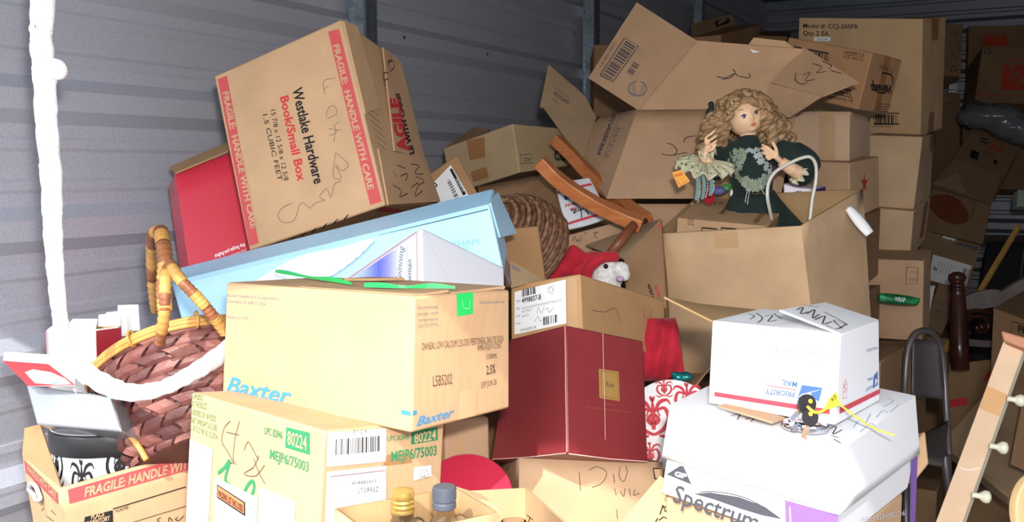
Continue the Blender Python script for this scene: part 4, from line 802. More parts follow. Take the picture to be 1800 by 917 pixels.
for st in ([(761, 320), (768, 326), (763, 330), (767, 336)], [(760, 334), (766, 333)]): b.stroke('f', st, .0035, INK, 'handwriting', 'paper_label')
b.finish('reddish brown parcel with a white barcode label behind the blue gift box', 'parcel')
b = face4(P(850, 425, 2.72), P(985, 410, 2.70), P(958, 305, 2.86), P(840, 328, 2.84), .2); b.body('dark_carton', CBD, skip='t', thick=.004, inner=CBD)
flap([P(915, 350, 2.70), P(1000, 378, 2.68), P(972, 318, 2.80), P(953, 304, 2.84)], CBD, b.o).stroke('f', [(955, 340), (962, 333), (965, 338), (962, 345)], .002)
b.finish('dark brown open carton under the taped carton', 'carton')
# round wicker basket lying on its side
WK = noisy('brown_wicker', (96, 66, 48), (150, 112, 84), 70., rough=.5, bump=.4, bscale=140.); WK2 = noisy('dark_wicker', (70, 46, 34), (124, 90, 68), 70., rough=.5, bump=.4, bscale=140.)
wc = P(905, 428, 2.36); wa = (-FW*.62-RT*.55+UP*.50).normalized(); wr_ = empty('wicker_basket', wc-wa*.10, 'round brown wicker basket lying on its side behind the gift box', 'basket')
w1 = wa.orthogonal().normalized(); w2 = wa.cross(w1); NR = 15
for i in range(NR):
    t = i/(NR-1); R_ = .128*math.sqrt(max(.02, 1-(t*.93)**2.2)); h = -.035+.135*t; mb = MB(); pts = []; rad = []
    for k in range(97):
        a = 2*math.pi*k/96; wob = .0016*math.sin(a*24+i*math.pi); pts.append(wc+wa*(h+wob*.4)+(w1*math.cos(a)+w2*math.sin(a))*(R_+wob)); rad.append(.0058*(1+.16*math.sin(a*48+i*math.pi)))
    mb.tube(pts, rad, 7, False); mb.build('wicker_row', WK if i % 2 else WK2, wr_, True)
mb = MB(); mb.lathe(wc, wa, [(.118, -.035), (.118, .0), (.10, .05), (.06, .085), (.02, .095)], 32); mb.build('inner_core', WK2, wr_, True)
b = face4(P(888, 505, 2.14), P(960, 492, 2.16), P(947, 396, 2.20), P(880, 402, 2.18), .14); b.body('squat_carton', board((162, 122, 84), 'umber')); b.finish('umber carton in front of the round wicker basket', 'carton')
p_ = panel([P(898, 505, 2.02), P(952, 492, 2.03), P(948, 486, 2.05), P(896, 457, 2.06)], .003); p_.body('card_flap', CBG, n=2, bev=0)
for i in range(3): p_.stroke('f', [(900+i*5, 466+i*2), (904+i*5, 474+i*2)], .003, GREY, 'printed_mark', k=1)
p_.finish('grey brown card flap standing behind the labelled kraft carton', 'card')
# mailing envelope
b = panel([P(999, 402, 2.60), P(1071, 381, 2.62), P(1036, 312, 2.70), P(977, 323, 2.66)], .012); b.bulge = .004; b.body('mailing_envelope', mat('envelope_white', (222, 224, 230), .22, coat=.5), n=6)
for q in ([(980, 341), (1041, 326), (1039, 322), (979, 337)], [(997, 396), (1066, 376), (1064, 372), (996, 392)]): b.poly('f', q, MRED, 'red_stripe', off=.0016)
b.poly('f', [(993, 352), (1006, 349), (1003, 341), (990, 344)], NAVY, 'emblem', off=.0016); b.text('f', 'PRIORITY', (994, 365), (1032, 355), (-1, -5), RED, bold=.02, off=.0016); b.text('f', 'MAIL', (1003, 371), (1022, 366), (-1, -5), RED, bold=.02, off=.0016)
for st in ([(1004, 352), (1010, 346), (1014, 354), (1006, 358), (1016, 362)], [(1004, 372), (1012, 368), (1008, 376), (1020, 368), (1022, 384)], [(1018, 372), (1028, 366), (1034, 378), (1030, 368)], [(1012, 355), (1022, 360), (1018, 350)]): b.stroke('f', st, .0028, INK, off=.0022)
b.finish('white postal envelope with red stripes under the chair rocker', 'envelope')
# upturned rocking chair
WOOD = noisy('orange_wood', (168, 98, 56), (190, 120, 72), 16., rough=.38, stretch=(1, 1, 6)); WOODD = noisy('brown_wood', (112, 64, 42), (140, 84, 56), 16., rough=.4)
rk = empty('rocking_chair', P(1120, 395, 2.5), 'orange wooden rocking chair upturned with its rockers in the air', 'chair')
def plank(pts, wd, th, nrm, m, name, parent):
    """bent plank: pts its middle line, wd across the picture, th along nrm"""
    q = smoothline(pts, 8); mb = MB(); rows = []
    for i, p in enumerate(q):
        t = (q[min(i+1, len(q)-1)]-q[max(i-1, 0)]).normalized(); s_ = t.cross(nrm).normalized(); f_ = s_.cross(t).normalized()
        rows.append([p+s_*wd/2+f_*th/2, p-s_*wd/2+f_*th/2, p-s_*wd/2-f_*th/2, p+s_*wd/2-f_*th/2, p+s_*wd/2+f_*th/2])
    mb.quadgrid(rows); n = len(rows); b_ = len(mb.v)
    mb.f.append((0, 1, 2, 3)); mb.f.append(((n-1)*5+3, (n-1)*5+2, (n-1)*5+1, (n-1)*5))
    o = mb.build(name, m, parent); bevel(o, .003, 2, 50); return o
rn = (FW*.85+UP*.5).normalized()
plank([P(948, 284, 2.50), P(975, 311, 2.50), P(1008, 336, 2.49), P(1048, 360, 2.48), P(1088, 379, 2.46), P(1128, 395, 2.45)], .034, .034, rn, WOOD, 'rocker', rk)
plank([P(977, 246, 2.95), P(1000, 268, 2.93), P(1030, 300, 2.90), P(1065, 332, 2.84), P(1100, 362, 2.76), P(1138, 388, 2.66)], .034, .034, rn, WOOD, 'rocker', rk)
mb = MB(); mb.tube([P(1115, 394, 2.44), P(1096, 417, 2.42), P(1074, 444, 2.40)], [.012, .0135, .012], 12); mb.build('leg', WOODD, rk, True)
mb = MB(); mb.tube([P(1132, 388, 2.66), P(1116, 420, 2.6), P(1098, 456, 2.56)], [.012, .0135, .012], 12); mb.build('leg', WOODD, rk, True)
# cartons between
b = face4(P(1003, 475, 2.52), P(1120, 440, 2.62), P(1112, 382, 2.66), P(1000, 412, 2.56), .2); b.body('named_carton', CB); 
for st in ([(1006, 424), (1010, 416), (1013, 424)], [(1018, 420), (1014, 424), (1021, 423), (1021, 416)], [(1042, 410), (1050, 408), (1044, 414), (1050, 418)], [(1030, 408), (1028, 412)]): b.stroke('f', st, .002, BROWNI)
b.finish('brown carton with a name written on it under the postal envelope', 'carton')
b = face4(P(1100, 520, 2.34), P(1172, 540, 2.30), P(1163, 383, 2.48), P(1096, 452, 2.40), .12); b.body('hardware_carton', CBD)
b.text('f', 'ware', (1137, 500), (1147, 528), (7, -3), INK, bold=.02); b.text('f', 'ox', (1150, 503), (1157, 524), (7, -3), RED, bold=.02); b.poly('f', [(1158, 396), (1163, 391), (1164, 400), (1160, 404)], PINK, 'printed_band')
flap([P(1096, 454, 2.39), P(1163, 384, 2.47), P(1140, 391, 2.60), P(1030, 430, 2.50)], CBG, b.o).finish()
b.finish('shadowed carton with its flap bent out beside the doll carton', 'carton')
b = face4(P(1085, 430, 2.82), P(1240, 430, 2.80), P(1240, 357, 2.84), P(1085, 357, 2.86), .3); b.body('low_carton', CB); b.finish('brown carton under the open box behind the doll', 'carton')
# plush dog with red velvet hat
PLU = noisy('white_plush', (196, 192, 188), (232, 230, 226), 120., rough=.95, bump=.9, bscale=260., sheen=.4); VEL = noisy('red_velvet', (160, 20, 40), (190, 34, 54), 16., rough=.85, bump=.3, bscale=40., sheen=.12)
def blob(parts, vox, name, m, parent, noise=0., sm=4):
    """union of balls (centre, radius, axes scale) and tubes grown into one skin"""
    mb = MB()
    for q in parts:
        if q[0] == 'tube': mb.tube(q[1], q[2], 12)
        else:
            c, r_, sc = q; n = 14; rows = []
            ax_ = sc if isinstance(sc, (list, tuple)) and isinstance(sc[0], Vector) else (Vector((sc[0], 0, 0)), Vector((0, sc[1], 0)), Vector((0, 0, sc[2])))
            mb.lathe(c, ax_[2], [(0.0001, -r_*ax_[2].length)]+[(math.sin(math.pi*i/n), -math.cos(math.pi*i/n)*r_*ax_[2].length) for i in range(1, n)]+[(0.0001, r_*ax_[2].length)], 20, ax_[0], r_*ax_[0].length, r_*ax_[1].length)
    tmp = mb.build('tmp', m, parent); rm = tmp.modifiers.new('r', 'REMESH'); rm.mode = 'VOXEL'; rm.voxel_size = vox
    if sm: s_ = tmp.modifiers.new('s', 'SMOOTH'); s_.iterations = sm; s_.factor = .5
    dg = bpy.context.evaluated_depsgraph_get(); me = bpy.data.meshes.new_from_object(tmp.evaluated_get(dg)); me.materials.clear(); me.materials.append(m)
    me.polygons.foreach_set('use_smooth', [True]*len(me.polygons))
    if noise:
        r2 = random.Random(2)
        for v in me.vertices: v.co += v.normal*r2.uniform(-noise, noise)
    o = bpy.data.objects.new(name, me); C.objects.link(o); o.parent = parent; bpy.data.objects.remove(tmp); return o
pd = empty('plush_dog', P(1070, 520, 2.33), 'white plush dog in a red velvet hat peeping over the labelled carton', 'plush toy')
Z = 2.32
blob([(P(1068, 482, Z), .040, (1, 1, 1)), (P(1090, 474, Z-.03), .022, (1, 1, .9)), (P(1098, 484, Z-.04), .014, (1, 1, 1)), (P(1060, 515, Z), .045, (1, 1, 1))], .004, 'head', PLU, pd, .0012)
blob([(P(1090, 490, Z-.055), .010, (1, 1, .7))], .0025, 'muzzle', mat('lilac_felt', (190, 150, 190), .9), pd)
blob([(P(1065, 468, Z-.040), .0060, (1, 1, 1))], .0014, 'eye', mat('black_bead', (16, 14, 16), .1), pd)
blob([('tube', smoothline([P(1084, 452, Z-.01), P(1060, 452, Z-.035), P(1036, 470, Z-.035), P(1030, 492, Z-.02)], 5), .014), (P(1045, 456, Z+.02), .030, (1, 1, .7)), (P(1010, 452, Z+.02), .028, (1, 1, .9)), (P(990, 470, Z+.02), .026, (1.2, 1, .9)), (P(968, 485, Z+.02), .018, (1.4, 1, .7)), (P(1022, 480, Z+.03), .030, (1, 1, 1)), (P(1008, 438, Z+.01), .012, (1, 1, 1))], .004, 'hat', VEL, pd, .0008)
rows = []; r = random.Random(11)
for j in range(13):
    v = j/12; rows.append([P((1122+66*u)*(1-v)+(1130+76*u)*v, 560*(1-v)+668*v, 2.16-.05*u*v+.012*math.sin(u*11+v*5)+.008*math.sin(v*13+u*3)) for u in [i_/16 for i_ in range(17)]])
mb = MB(); mb.quadgrid(rows); cl = mb.build('red_cloth', VEL, None, True, rows[6][8]); sm_ = cl.modifiers.new('cloth', 'SOLIDIFY'); sm_.thickness = .004
tag(cl, 'crimson velvet cloth hanging between the label carton and the doll carton', 'cloth')
PEA = noisy('peacock_foil', (30, 90, 150), (60, 170, 120), 120., rough=.2, metal=.6)
cl = blob([(P(1192, 662, 1.97), .012, (1.2, 1, .8)), (P(1205, 661, 1.97), .013, (1.2, 1, .7)), (P(1186, 659, 1.97), .008, (1, 1, 1))], .0022, 'foil_bow', PEA, None, .001); tag(cl, 'blue green foil bow beside the damask hat box', 'bow')

# ------------------------------------------------------------------ the doll carton and the open shipping box behind
b = fitted('dollbox', .0); b.body('doll_carton', board((206, 172, 134), 'doll'), skip='t', thick=.005, inner=CBI); DB = b
b.poly('f', [(1258, 437), (1299, 435), (1297, 408), (1255, 409)], CLEAR, 'tape'); 
flap([P(1192, 655, proj(b.c['000'])[2]-.004), P(1245, 655, proj(b.c['000'])[2]-.004), P(1252, 640, 2.05), P(1212, 690, 2.02)], CB, b.o, 'bottom_flap').finish()
b.finish('large open kraft carton with the doll sitting in it', 'carton')
zq = proj(b.fp('r', *b.uv('r', 1495, 366)))[2]; rows = []
for k in range(13):
    v = k/12; cx, cy = 1491+38*v, 365+46*v; wd = 4+6.5*math.sin(.5+1.9*v); rows.append([P(cx+wd*u*.75, cy-wd*u*.55, zq-.022-.010*math.cos(u*1.5)*(1-.3*v)-.02*v) for u in [-1+i_/5 for i_ in range(11)]])
mb = MB(); mb.quadgrid(rows); o = mb.build('paper_twist', WHITE, None, True, rows[0][5]); sm_ = o.modifiers.new('t', 'SOLIDIFY'); sm_.thickness = .0006; tag(o, 'curled white paper hanging over the rim of the doll carton', 'paper')
m2 = MB(); m2.tri([P(1500, 364, zq-.012), P(1488, 362, zq-.012), P(1489, 368, zq-.03), P(1497, 369, zq-.03)], [(0, 1, 2, 3)]); m2.build('folded_corner', WHITE, o)
c_, r_, d_, s_ = FITS['hodg']; d_ = (d_[0]*1.05, d_[1]*1.05, .11); c_ = CAM+(Vector(c_)-CAM)*1.05+Vector((0, 0, .05)); b = cuboid(c_, r_, d_, s_); b.body('mill_carton', board((188, 152, 116), 'mill'))
b.text('t', 'Hodgson Mill', (1262, 375), (1295, 353), (9, 2), INK, bold=.01); b.text('t', 'Ta', (1250, 362), (1270, 358), (1, -6), BROWNI); b.poly('t', [(1323, 391), (1331, 392), (1359, 358), (1351, 357)], TAPE, 'tape'); b.poly('t', [(1316, 374), (1356, 378), (1360, 370), (1324, 366)], TAPE, 'tape')
b.text('f', '032', (1209, 395), (1220, 396), (0, -13), BROWNI)
for x0 in (1234, 1268): b.stroke('f', [(x0, 412), (x0, 400), (x0+26, 402), (x0+26, 414)], .004, INK, 'printed_mark', k=1)
b.finish('taped mill carton lying across the front of the doll carton', 'carton')
wc8 = {'000': P(1066, 349, 2.76), '100': P(1372, 349, 2.72), '101': P(1402, 190, 2.87), '001': P(1120, 192, 2.90), '010': P(1022, 281, 3.03), '011': P(1048, 206, 3.17)}
wc8['110'] = wc8['100']+(wc8['010']-wc8['000']); wc8['111'] = wc8['101']+(wc8['011']-wc8['001'])
b = Box(wc8); b.body('shipping_box', CB, skip='t', thick=.005, inner=CBI); WB = b
SL = mat('slate_ink', (70, 72, 84), .75)
b.text('l', 'www.walmart.com', (1055, 275), (1086, 196), (-9, -5), SL, bold=.01); b.stroke('l', [(1052, 271), (1083, 191)], .0016, SL, 'rule', k=1); b.stroke('l', [(1061, 279), (1091, 200)], .0016, SL, 'rule', k=1); b.text('l', '12" x 12" x 10 1/2"', (1069, 278), (1093, 222), (-6, -3), SL)
for st in ([(1172, 252), (1182, 255), (1190, 265), (1184, 274)], [(1163, 271), (1180, 273), (1208, 268)], [(1202, 250), (1206, 242), (1222, 239)]): b.stroke('f', st, .0026)
fT = flap([P(1121, 193, 2.895), P(1385, 191, 2.875), P(1412, 86, 2.80), P(1224, 71, 2.84)], CB, b.o, 'top_flap')
for st in ([(1260, 134), (1280, 138), (1292, 128), (1288, 122)], [(1270, 140), (1290, 130), (1298, 134)], [(1300, 134), (1318, 136), (1316, 122), (1330, 118)]): fT.stroke('f', st, .0026)
fT.poly('f', [(1318, 86), (1328, 89), (1336, 91), (1324, 93)], WHITE, 'tear'); fT.finish()
flap([P(1316, 78, 2.80), P(1395, 84, 2.795), P(1380, 72, 2.79), P(1325, 66, 2.795)], CBL, b.o, 'torn_edge', .002).finish()
fL = flap([P(1121, 193, 2.885), P(1224, 71, 2.83), P(1119, 4, 2.98), P(1034, 137, 3.04)], CB, b.o, 'side_flap')
fL.stroke('f', [(1055, 132), (1078, 144), (1122, 81), (1098, 67), (1055, 132)], .004, SL, 'barcode_frame', k=1); fL.bars('f', [(1059, 131), (1101, 71), (1118, 82), (1076, 141)], SL, 22, 3); fL.bars('f', [(1101, 128), (1115, 108), (1125, 114), (1112, 134)], SL, 12, 6)
fL.text('f', '1-00-78363-14775-1', (1058, 118), (1083, 78), (-4, -3), SL, 'lettering')
for k in range(3): fL.stroke('f', [(1118+k*5, 95+k*4), (1126+k*5, 84+k*4)], .0012, SL, 'small_print', k=1)
for k in range(12):
    a = 2*math.pi*k/12; fL.stroke('f', [(1119+16*math.cos(a)+2, 156+13*math.sin(a)), (1119+16*math.cos(a+.5)+2, 156+13*math.sin(a+.5))], .004, GREY, 'recycling_mark', k=1)
for k in range(5): fL.stroke('f', [(1110, 148+k*4), (1134, 152+k*4)], .002, GREY, 'recycling_mark', k=1)
fL.finish()
fB_ = flap([P(1022, 281, 3.03), P(1048, 206, 3.165), P(1028, 168, 3.22), P(955, 188, 3.20)], CBG, b.o, 'lower_flap'); fB_.finish()
fB2 = flap([P(949, 188, 3.20), P(1049, 208, 3.165), P(1028, 168, 3.22), P(964, 113, 3.30)], CBG, b.o, 'lower_flap')
fB2.text('f', 'RECYCLABLE', (973, 166), (1000, 184), (3, -6), SL, bold=.02); fB2.text('f', 'BOX 12X12', (971, 176), (990, 192), (3, -4), SL); fB2.stroke('f', [(973, 152), (1001, 174)], .0016, SL, 'rule', k=1); fB2.finish()
fR = flap([P(1355, 145, 2.83), P(1446, 169, 2.66), P(1509, 144, 2.62), P(1412, 82, 2.81)], CB, b.o, 'side_flap')
for st in ([(1400, 128), (1398, 140), (1408, 148), (1420, 146)], [(1412, 132), (1424, 128), (1416, 142), (1432, 140)], [(1428, 112), (1444, 118), (1436, 128), (1452, 126)], [(1446, 108), (1462, 116), (1456, 122)], [(1460, 124), (1480, 130)]): fR.stroke('f', st, .0024)
fR.finish()
flap([P(1345, 195, 2.86), P(1387, 207, 2.78), P(1446, 169, 2.665), P(1352, 146, 2.835)], CB, b.o, 'side_flap').finish()
b.finish('kraft shipping box with all its flaps thrown open behind the doll', 'carton')

# ------------------------------------------------------------------ stacks on the right
b = fitted('ccj', .0); b.body('model_carton', board((202, 168, 128), 'model'))
b.text('f', 'Model #: CCJ-500FR', (1412, 49), (1509, 51), (0, -8), INK, bold=.01); b.text('f', 'Qty: 2 EA.', (1412, 62), (1459, 63), (0, -8), INK, bold=.01)
b.poly('f', [(1431, 72), (1460, 72), (1460, 65), (1431, 65)], WHITE, 'sticker'); b.text('f', '0121R', (1437, 71), (1455, 71), (0, -4), INK, 'sticker_lettering', 'sticker', off=.0016)
b.bars('f', [(1536, 216), (1578, 217), (1578, 202), (1536, 201)], INK, 14, 21); b.poly('f', [(1536, 219), (1581, 219), (1581, 217), (1536, 216)], INK); b.poly('f', [(1560, 200), (1581, 200), (1581, 198), (1560, 198)], INK); b.text('f', '2479850021', (1533, 224), (1570, 224), (0, -4), BROWNI)
b.poly('r', [(1638, 72), (1648, 70), (1651, 32), (1637, 33)], TAPE, 'tape'); b.poly('r', [(1630, 235), (1640, 230), (1642, 196), (1634, 198)], TAPE, 'tape')
b.finish('big carton with a printed model number, top of the right hand stack', 'carton')
b = fitted('velv', .0); b.body('pasta_carton', CBR)
b.bars('f', [(1398, 104), (1452, 117), (1456, 95), (1402, 82)], INK, 18, 31); b.stroke('f', [(1396, 82), (1457, 94), (1452, 118)], .004, INK, 'printed_mark', k=1)
for i, t in enumerate(('IVIBIA', '(on noodles)', 'Keep dry')): b.text('f', t, (1519-i, 94+i*5), (1484-i, 89+i*5), (0, 4), INK, 'small_print')
for i, t in enumerate(('Art. - Six pks (3 each)', 'Original', 'Velveeta Cheese', 'Bundle')): b.text('f', t, (1500-i*1.5, 176-i*6.2), (1456-i*1.5+(12 if i == 1 else 0), 168-i*6.2), (0, 4.5), INK, 'lettering', bold=.02)
b.text('r', 'Velveeta', (1566, 150), (1530, 148), (1, 15), INK, bold=.03, shear=.15)
b.stroke('r', [(1533, 140), (1540, 160), (1556, 162), (1568, 148), (1566, 132), (1550, 128)], .005, INK, 'printed_mark'); b.text('r', 'CHEESE', (1569, 122), (1545, 113), (0, 6), BROWNI)
for i in range(4): b.stroke('r', [(1543-i*2, 182+i*4), (1566-i*2, 184+i*4)], .002, BROWNI, 'small_print', k=1)
b.poly('r', [(1536, 195), (1546, 196), (1566, 100), (1556, 97)], TAPE, 'tape', off=.0004)
b.finish('small pasta carton with upside down print tilted on the inner stack', 'carton')
b = fitted('stackopen', .0); b.body('bare_carton', board((212, 180, 150), 'rosy'), skip='t', thick=.004, inner=CBI); b.poly('f', [(1440, 284), (1468, 284), (1468, 198), (1440, 198)], CBL, 'tape', off=.0006); b.finish('bare open carton under the tilted pasta carton', 'carton'); SO = b
yb = blob([(SO.fp('t', .55, .4, -.02), .03, (1.4, 1, .5))], .004, 'yellow_bag', mat('yellow_film', (214, 160, 50), .35), None, .001); tag(yb, 'yellow packet inside the bare open carton', 'packet')
b = fitted('star', .0); b.body('star_carton', CB)
q = [(1519+ (9 if k % 2 == 0 else 3)*math.sin(math.pi*k/5)*.8, 322-(20 if k % 2 == 0 else 7)*math.cos(math.pi*k/5)) for k in range(10)]; b.poly('r', q, mat('star_red', (168, 52, 44), .7), 'star_print'); b.finish('carton with a red star on its side under the bare open carton', 'carton')
def quick(fl, bl, fr, br, h, name, m, label):
    b = pbox(fl, bl, fr, br, h); b.body(name, m, n=3); return b
b = quick(P(1395, 385, 3.02), P(1440, 366, 3.28), P(1502, 388, 2.97), P(1548, 366, 3.24), .225, 'plain_carton', CBD, None); b.poly('r', [(1520, 492), (1527, 489), (1527, 480), (1520, 483)], NAVY, 'printed_mark'); b.finish('plain carton hidden behind the doll carton, third in the inner stack', 'carton')
b = quick(P(1395, 525, 3.00), P(1440, 502, 3.26), P(1502, 525, 2.95), P(1548, 500, 3.22), .26, 'plain_carton', CBD, None); b.poly('r', [(1522, 528), (1530, 524), (1530, 516), (1522, 520)], NAVY, 'printed_mark'); b.finish('plain carton hidden behind the doll carton, lowest in the inner stack', 'carton')
b = quick(P(1470, 616, 2.62), P(1510, 600, 2.86), P(1548, 636, 2.52), P(1587, 610, 2.80), .42, 'dark_carton', CBD, None); b.stroke('t', [(1545, 612), (1552, 608), (1565, 610)], .002, BROWNI, 'scuff'); b.finish('dark carton behind the white mailing box beside the folding chair', 'carton')
b = fitted('mid1', .0); b.body('tall_carton', board((208, 176, 140), 'plain')); b.poly('r', [(1634, 268), (1640, 262), (1641, 238), (1636, 240)], TAPE, 'tape'); b.finish('tall bare carton under the model number carton', 'carton')
b = fitted('mid2', .0); b.body('bare_carton', MATS['cardboard_plain']); b.poly('r', [(1616, 420), (1623, 414), (1632, 352), (1625, 356)], TAPE, 'tape'); b.finish('short bare carton in the middle of the outer stack', 'carton')
b = fitted('mid3', .0); b.body('drinks_carton', CB); M3 = b
b.stroke('f', [(1594, 469), (1614, 470), (1612, 499), (1592, 498), (1594, 469)], .0022, BROWNI, 'printed_frame', k=1); b.text('f', '- + U', (1598, 480), (1611, 480), (0, -5), BROWNI); b.text('f', 'TOP', (1597, 494), (1610, 494), (0, -5), BROWNI)
b.finish('carton with a small printed frame low in the outer stack', 'carton')
GW = noisy('green_foil', (20, 96, 54), (40, 140, 84), 40., rough=.2, metal=.3)
b = panel([P(1545, 530, 3.14), P(1612, 536, 3.12), P(1618, 524, 3.12), P(1547, 515, 3.14)], .016); b.bulge = .004; b.body('green_packet', GW); b.text('f', 'WRAP', (1572, 529), (1590, 531), (0, -8), WHITE, bold=.02, off=.006); b.finish('shiny green packet stuck to the drinks carton', 'packet')
b = quick(P(1508, 606, 3.15), P(1540, 592, 3.45), P(1614, 612, 3.05), P(1632, 594, 3.36), .42, 'base_carton', CBD, None); b.finish('dark base carton under the carton with the printed frame', 'carton')
def PK(k, x, y, z): return P(x, y, z*k)
# far boxes
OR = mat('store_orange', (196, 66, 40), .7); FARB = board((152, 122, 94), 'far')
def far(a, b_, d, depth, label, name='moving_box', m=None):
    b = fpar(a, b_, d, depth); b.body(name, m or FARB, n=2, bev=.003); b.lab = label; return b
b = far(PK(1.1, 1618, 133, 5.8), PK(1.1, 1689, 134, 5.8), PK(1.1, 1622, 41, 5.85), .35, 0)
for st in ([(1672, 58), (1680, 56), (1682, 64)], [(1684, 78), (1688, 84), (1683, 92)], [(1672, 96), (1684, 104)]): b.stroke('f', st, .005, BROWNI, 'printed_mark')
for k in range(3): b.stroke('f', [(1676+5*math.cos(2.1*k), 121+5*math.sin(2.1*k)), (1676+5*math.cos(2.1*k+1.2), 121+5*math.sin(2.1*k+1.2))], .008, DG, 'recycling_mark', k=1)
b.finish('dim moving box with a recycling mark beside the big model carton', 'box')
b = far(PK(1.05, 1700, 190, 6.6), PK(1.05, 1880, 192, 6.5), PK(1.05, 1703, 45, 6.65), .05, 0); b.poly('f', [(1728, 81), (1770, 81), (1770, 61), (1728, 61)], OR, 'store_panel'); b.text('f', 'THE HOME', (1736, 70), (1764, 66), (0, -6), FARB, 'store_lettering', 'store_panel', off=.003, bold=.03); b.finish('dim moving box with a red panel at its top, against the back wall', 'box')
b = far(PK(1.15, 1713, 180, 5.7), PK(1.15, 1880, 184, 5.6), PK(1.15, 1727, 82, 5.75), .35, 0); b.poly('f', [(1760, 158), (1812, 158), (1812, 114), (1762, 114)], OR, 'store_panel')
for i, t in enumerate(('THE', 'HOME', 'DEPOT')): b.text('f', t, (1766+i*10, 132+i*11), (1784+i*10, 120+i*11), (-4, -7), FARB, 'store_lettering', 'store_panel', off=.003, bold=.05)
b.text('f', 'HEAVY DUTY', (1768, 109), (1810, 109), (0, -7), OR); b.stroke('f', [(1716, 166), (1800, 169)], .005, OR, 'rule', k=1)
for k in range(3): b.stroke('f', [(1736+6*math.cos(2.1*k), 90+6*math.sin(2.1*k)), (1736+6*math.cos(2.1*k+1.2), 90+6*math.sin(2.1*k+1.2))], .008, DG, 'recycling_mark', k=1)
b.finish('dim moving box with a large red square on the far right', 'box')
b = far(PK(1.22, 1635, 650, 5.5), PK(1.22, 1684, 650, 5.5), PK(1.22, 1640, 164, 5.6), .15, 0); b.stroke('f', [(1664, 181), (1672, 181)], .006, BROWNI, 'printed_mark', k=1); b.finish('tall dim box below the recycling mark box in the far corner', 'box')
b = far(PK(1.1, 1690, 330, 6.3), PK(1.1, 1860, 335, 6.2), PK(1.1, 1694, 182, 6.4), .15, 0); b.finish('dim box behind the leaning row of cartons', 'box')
p_ = panel([PK(1.217, 1667, 163, 5.5), PK(1.217, 1682, 163, 5.5), PK(1.217, 1683, 148, 5.5), PK(1.217, 1669, 148, 5.5)], .01); p_.body('wall_plate', mat('white_plate', (226, 226, 230), .5), n=2, bev=0); p_.stroke('f', [(1667, 158), (1683, 158)], .006, GREY, 'seam', k=1); p_.finish('small white plate between the dim boxes', 'plate')
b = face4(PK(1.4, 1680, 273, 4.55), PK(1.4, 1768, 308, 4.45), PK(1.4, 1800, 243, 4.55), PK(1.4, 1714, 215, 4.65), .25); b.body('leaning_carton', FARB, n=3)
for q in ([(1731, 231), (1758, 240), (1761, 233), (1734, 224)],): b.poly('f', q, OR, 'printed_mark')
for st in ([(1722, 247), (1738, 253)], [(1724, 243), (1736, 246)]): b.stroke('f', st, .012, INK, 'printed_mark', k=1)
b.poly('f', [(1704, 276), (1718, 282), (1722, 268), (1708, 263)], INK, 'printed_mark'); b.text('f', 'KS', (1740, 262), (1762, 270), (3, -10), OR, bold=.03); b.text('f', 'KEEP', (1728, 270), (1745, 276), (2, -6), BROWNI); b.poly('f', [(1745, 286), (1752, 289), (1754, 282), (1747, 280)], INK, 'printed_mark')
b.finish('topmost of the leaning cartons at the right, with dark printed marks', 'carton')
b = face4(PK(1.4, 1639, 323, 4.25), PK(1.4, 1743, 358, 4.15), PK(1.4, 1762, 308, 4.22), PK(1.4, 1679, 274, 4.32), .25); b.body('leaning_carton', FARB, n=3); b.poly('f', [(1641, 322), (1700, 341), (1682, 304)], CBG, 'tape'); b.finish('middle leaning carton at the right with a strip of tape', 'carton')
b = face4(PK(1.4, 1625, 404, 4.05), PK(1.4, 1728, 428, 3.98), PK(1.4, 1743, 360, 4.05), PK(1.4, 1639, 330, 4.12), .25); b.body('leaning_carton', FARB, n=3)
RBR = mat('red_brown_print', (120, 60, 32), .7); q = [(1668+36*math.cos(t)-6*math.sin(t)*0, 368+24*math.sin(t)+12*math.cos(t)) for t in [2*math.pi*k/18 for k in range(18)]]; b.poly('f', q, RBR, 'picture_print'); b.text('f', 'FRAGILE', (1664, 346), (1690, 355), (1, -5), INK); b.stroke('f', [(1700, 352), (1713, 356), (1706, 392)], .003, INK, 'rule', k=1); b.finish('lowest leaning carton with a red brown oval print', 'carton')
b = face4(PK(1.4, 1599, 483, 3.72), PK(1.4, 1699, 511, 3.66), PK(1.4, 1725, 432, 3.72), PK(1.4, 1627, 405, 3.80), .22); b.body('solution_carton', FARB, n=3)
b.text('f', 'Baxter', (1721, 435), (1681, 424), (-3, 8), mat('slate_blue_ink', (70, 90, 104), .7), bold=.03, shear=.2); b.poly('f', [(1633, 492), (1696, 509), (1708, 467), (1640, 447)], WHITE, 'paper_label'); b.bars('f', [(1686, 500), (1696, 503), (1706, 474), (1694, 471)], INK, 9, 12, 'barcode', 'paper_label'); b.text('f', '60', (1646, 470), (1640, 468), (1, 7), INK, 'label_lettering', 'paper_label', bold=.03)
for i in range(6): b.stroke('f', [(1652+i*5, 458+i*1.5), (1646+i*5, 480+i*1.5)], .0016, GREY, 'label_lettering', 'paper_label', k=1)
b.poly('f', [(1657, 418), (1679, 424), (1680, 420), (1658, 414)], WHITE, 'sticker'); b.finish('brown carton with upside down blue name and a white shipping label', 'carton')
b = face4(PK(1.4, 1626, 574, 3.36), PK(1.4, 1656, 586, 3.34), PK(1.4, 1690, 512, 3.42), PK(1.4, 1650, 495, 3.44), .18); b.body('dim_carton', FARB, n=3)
for i in range(3): b.stroke('f', [(1638+i*4, 555-i*12), (1652+i*4, 560-i*12)], .0025, BROWNI, 'small_print', k=1)
b.finish('dim carton under the white labelled one behind the newel post', 'carton')
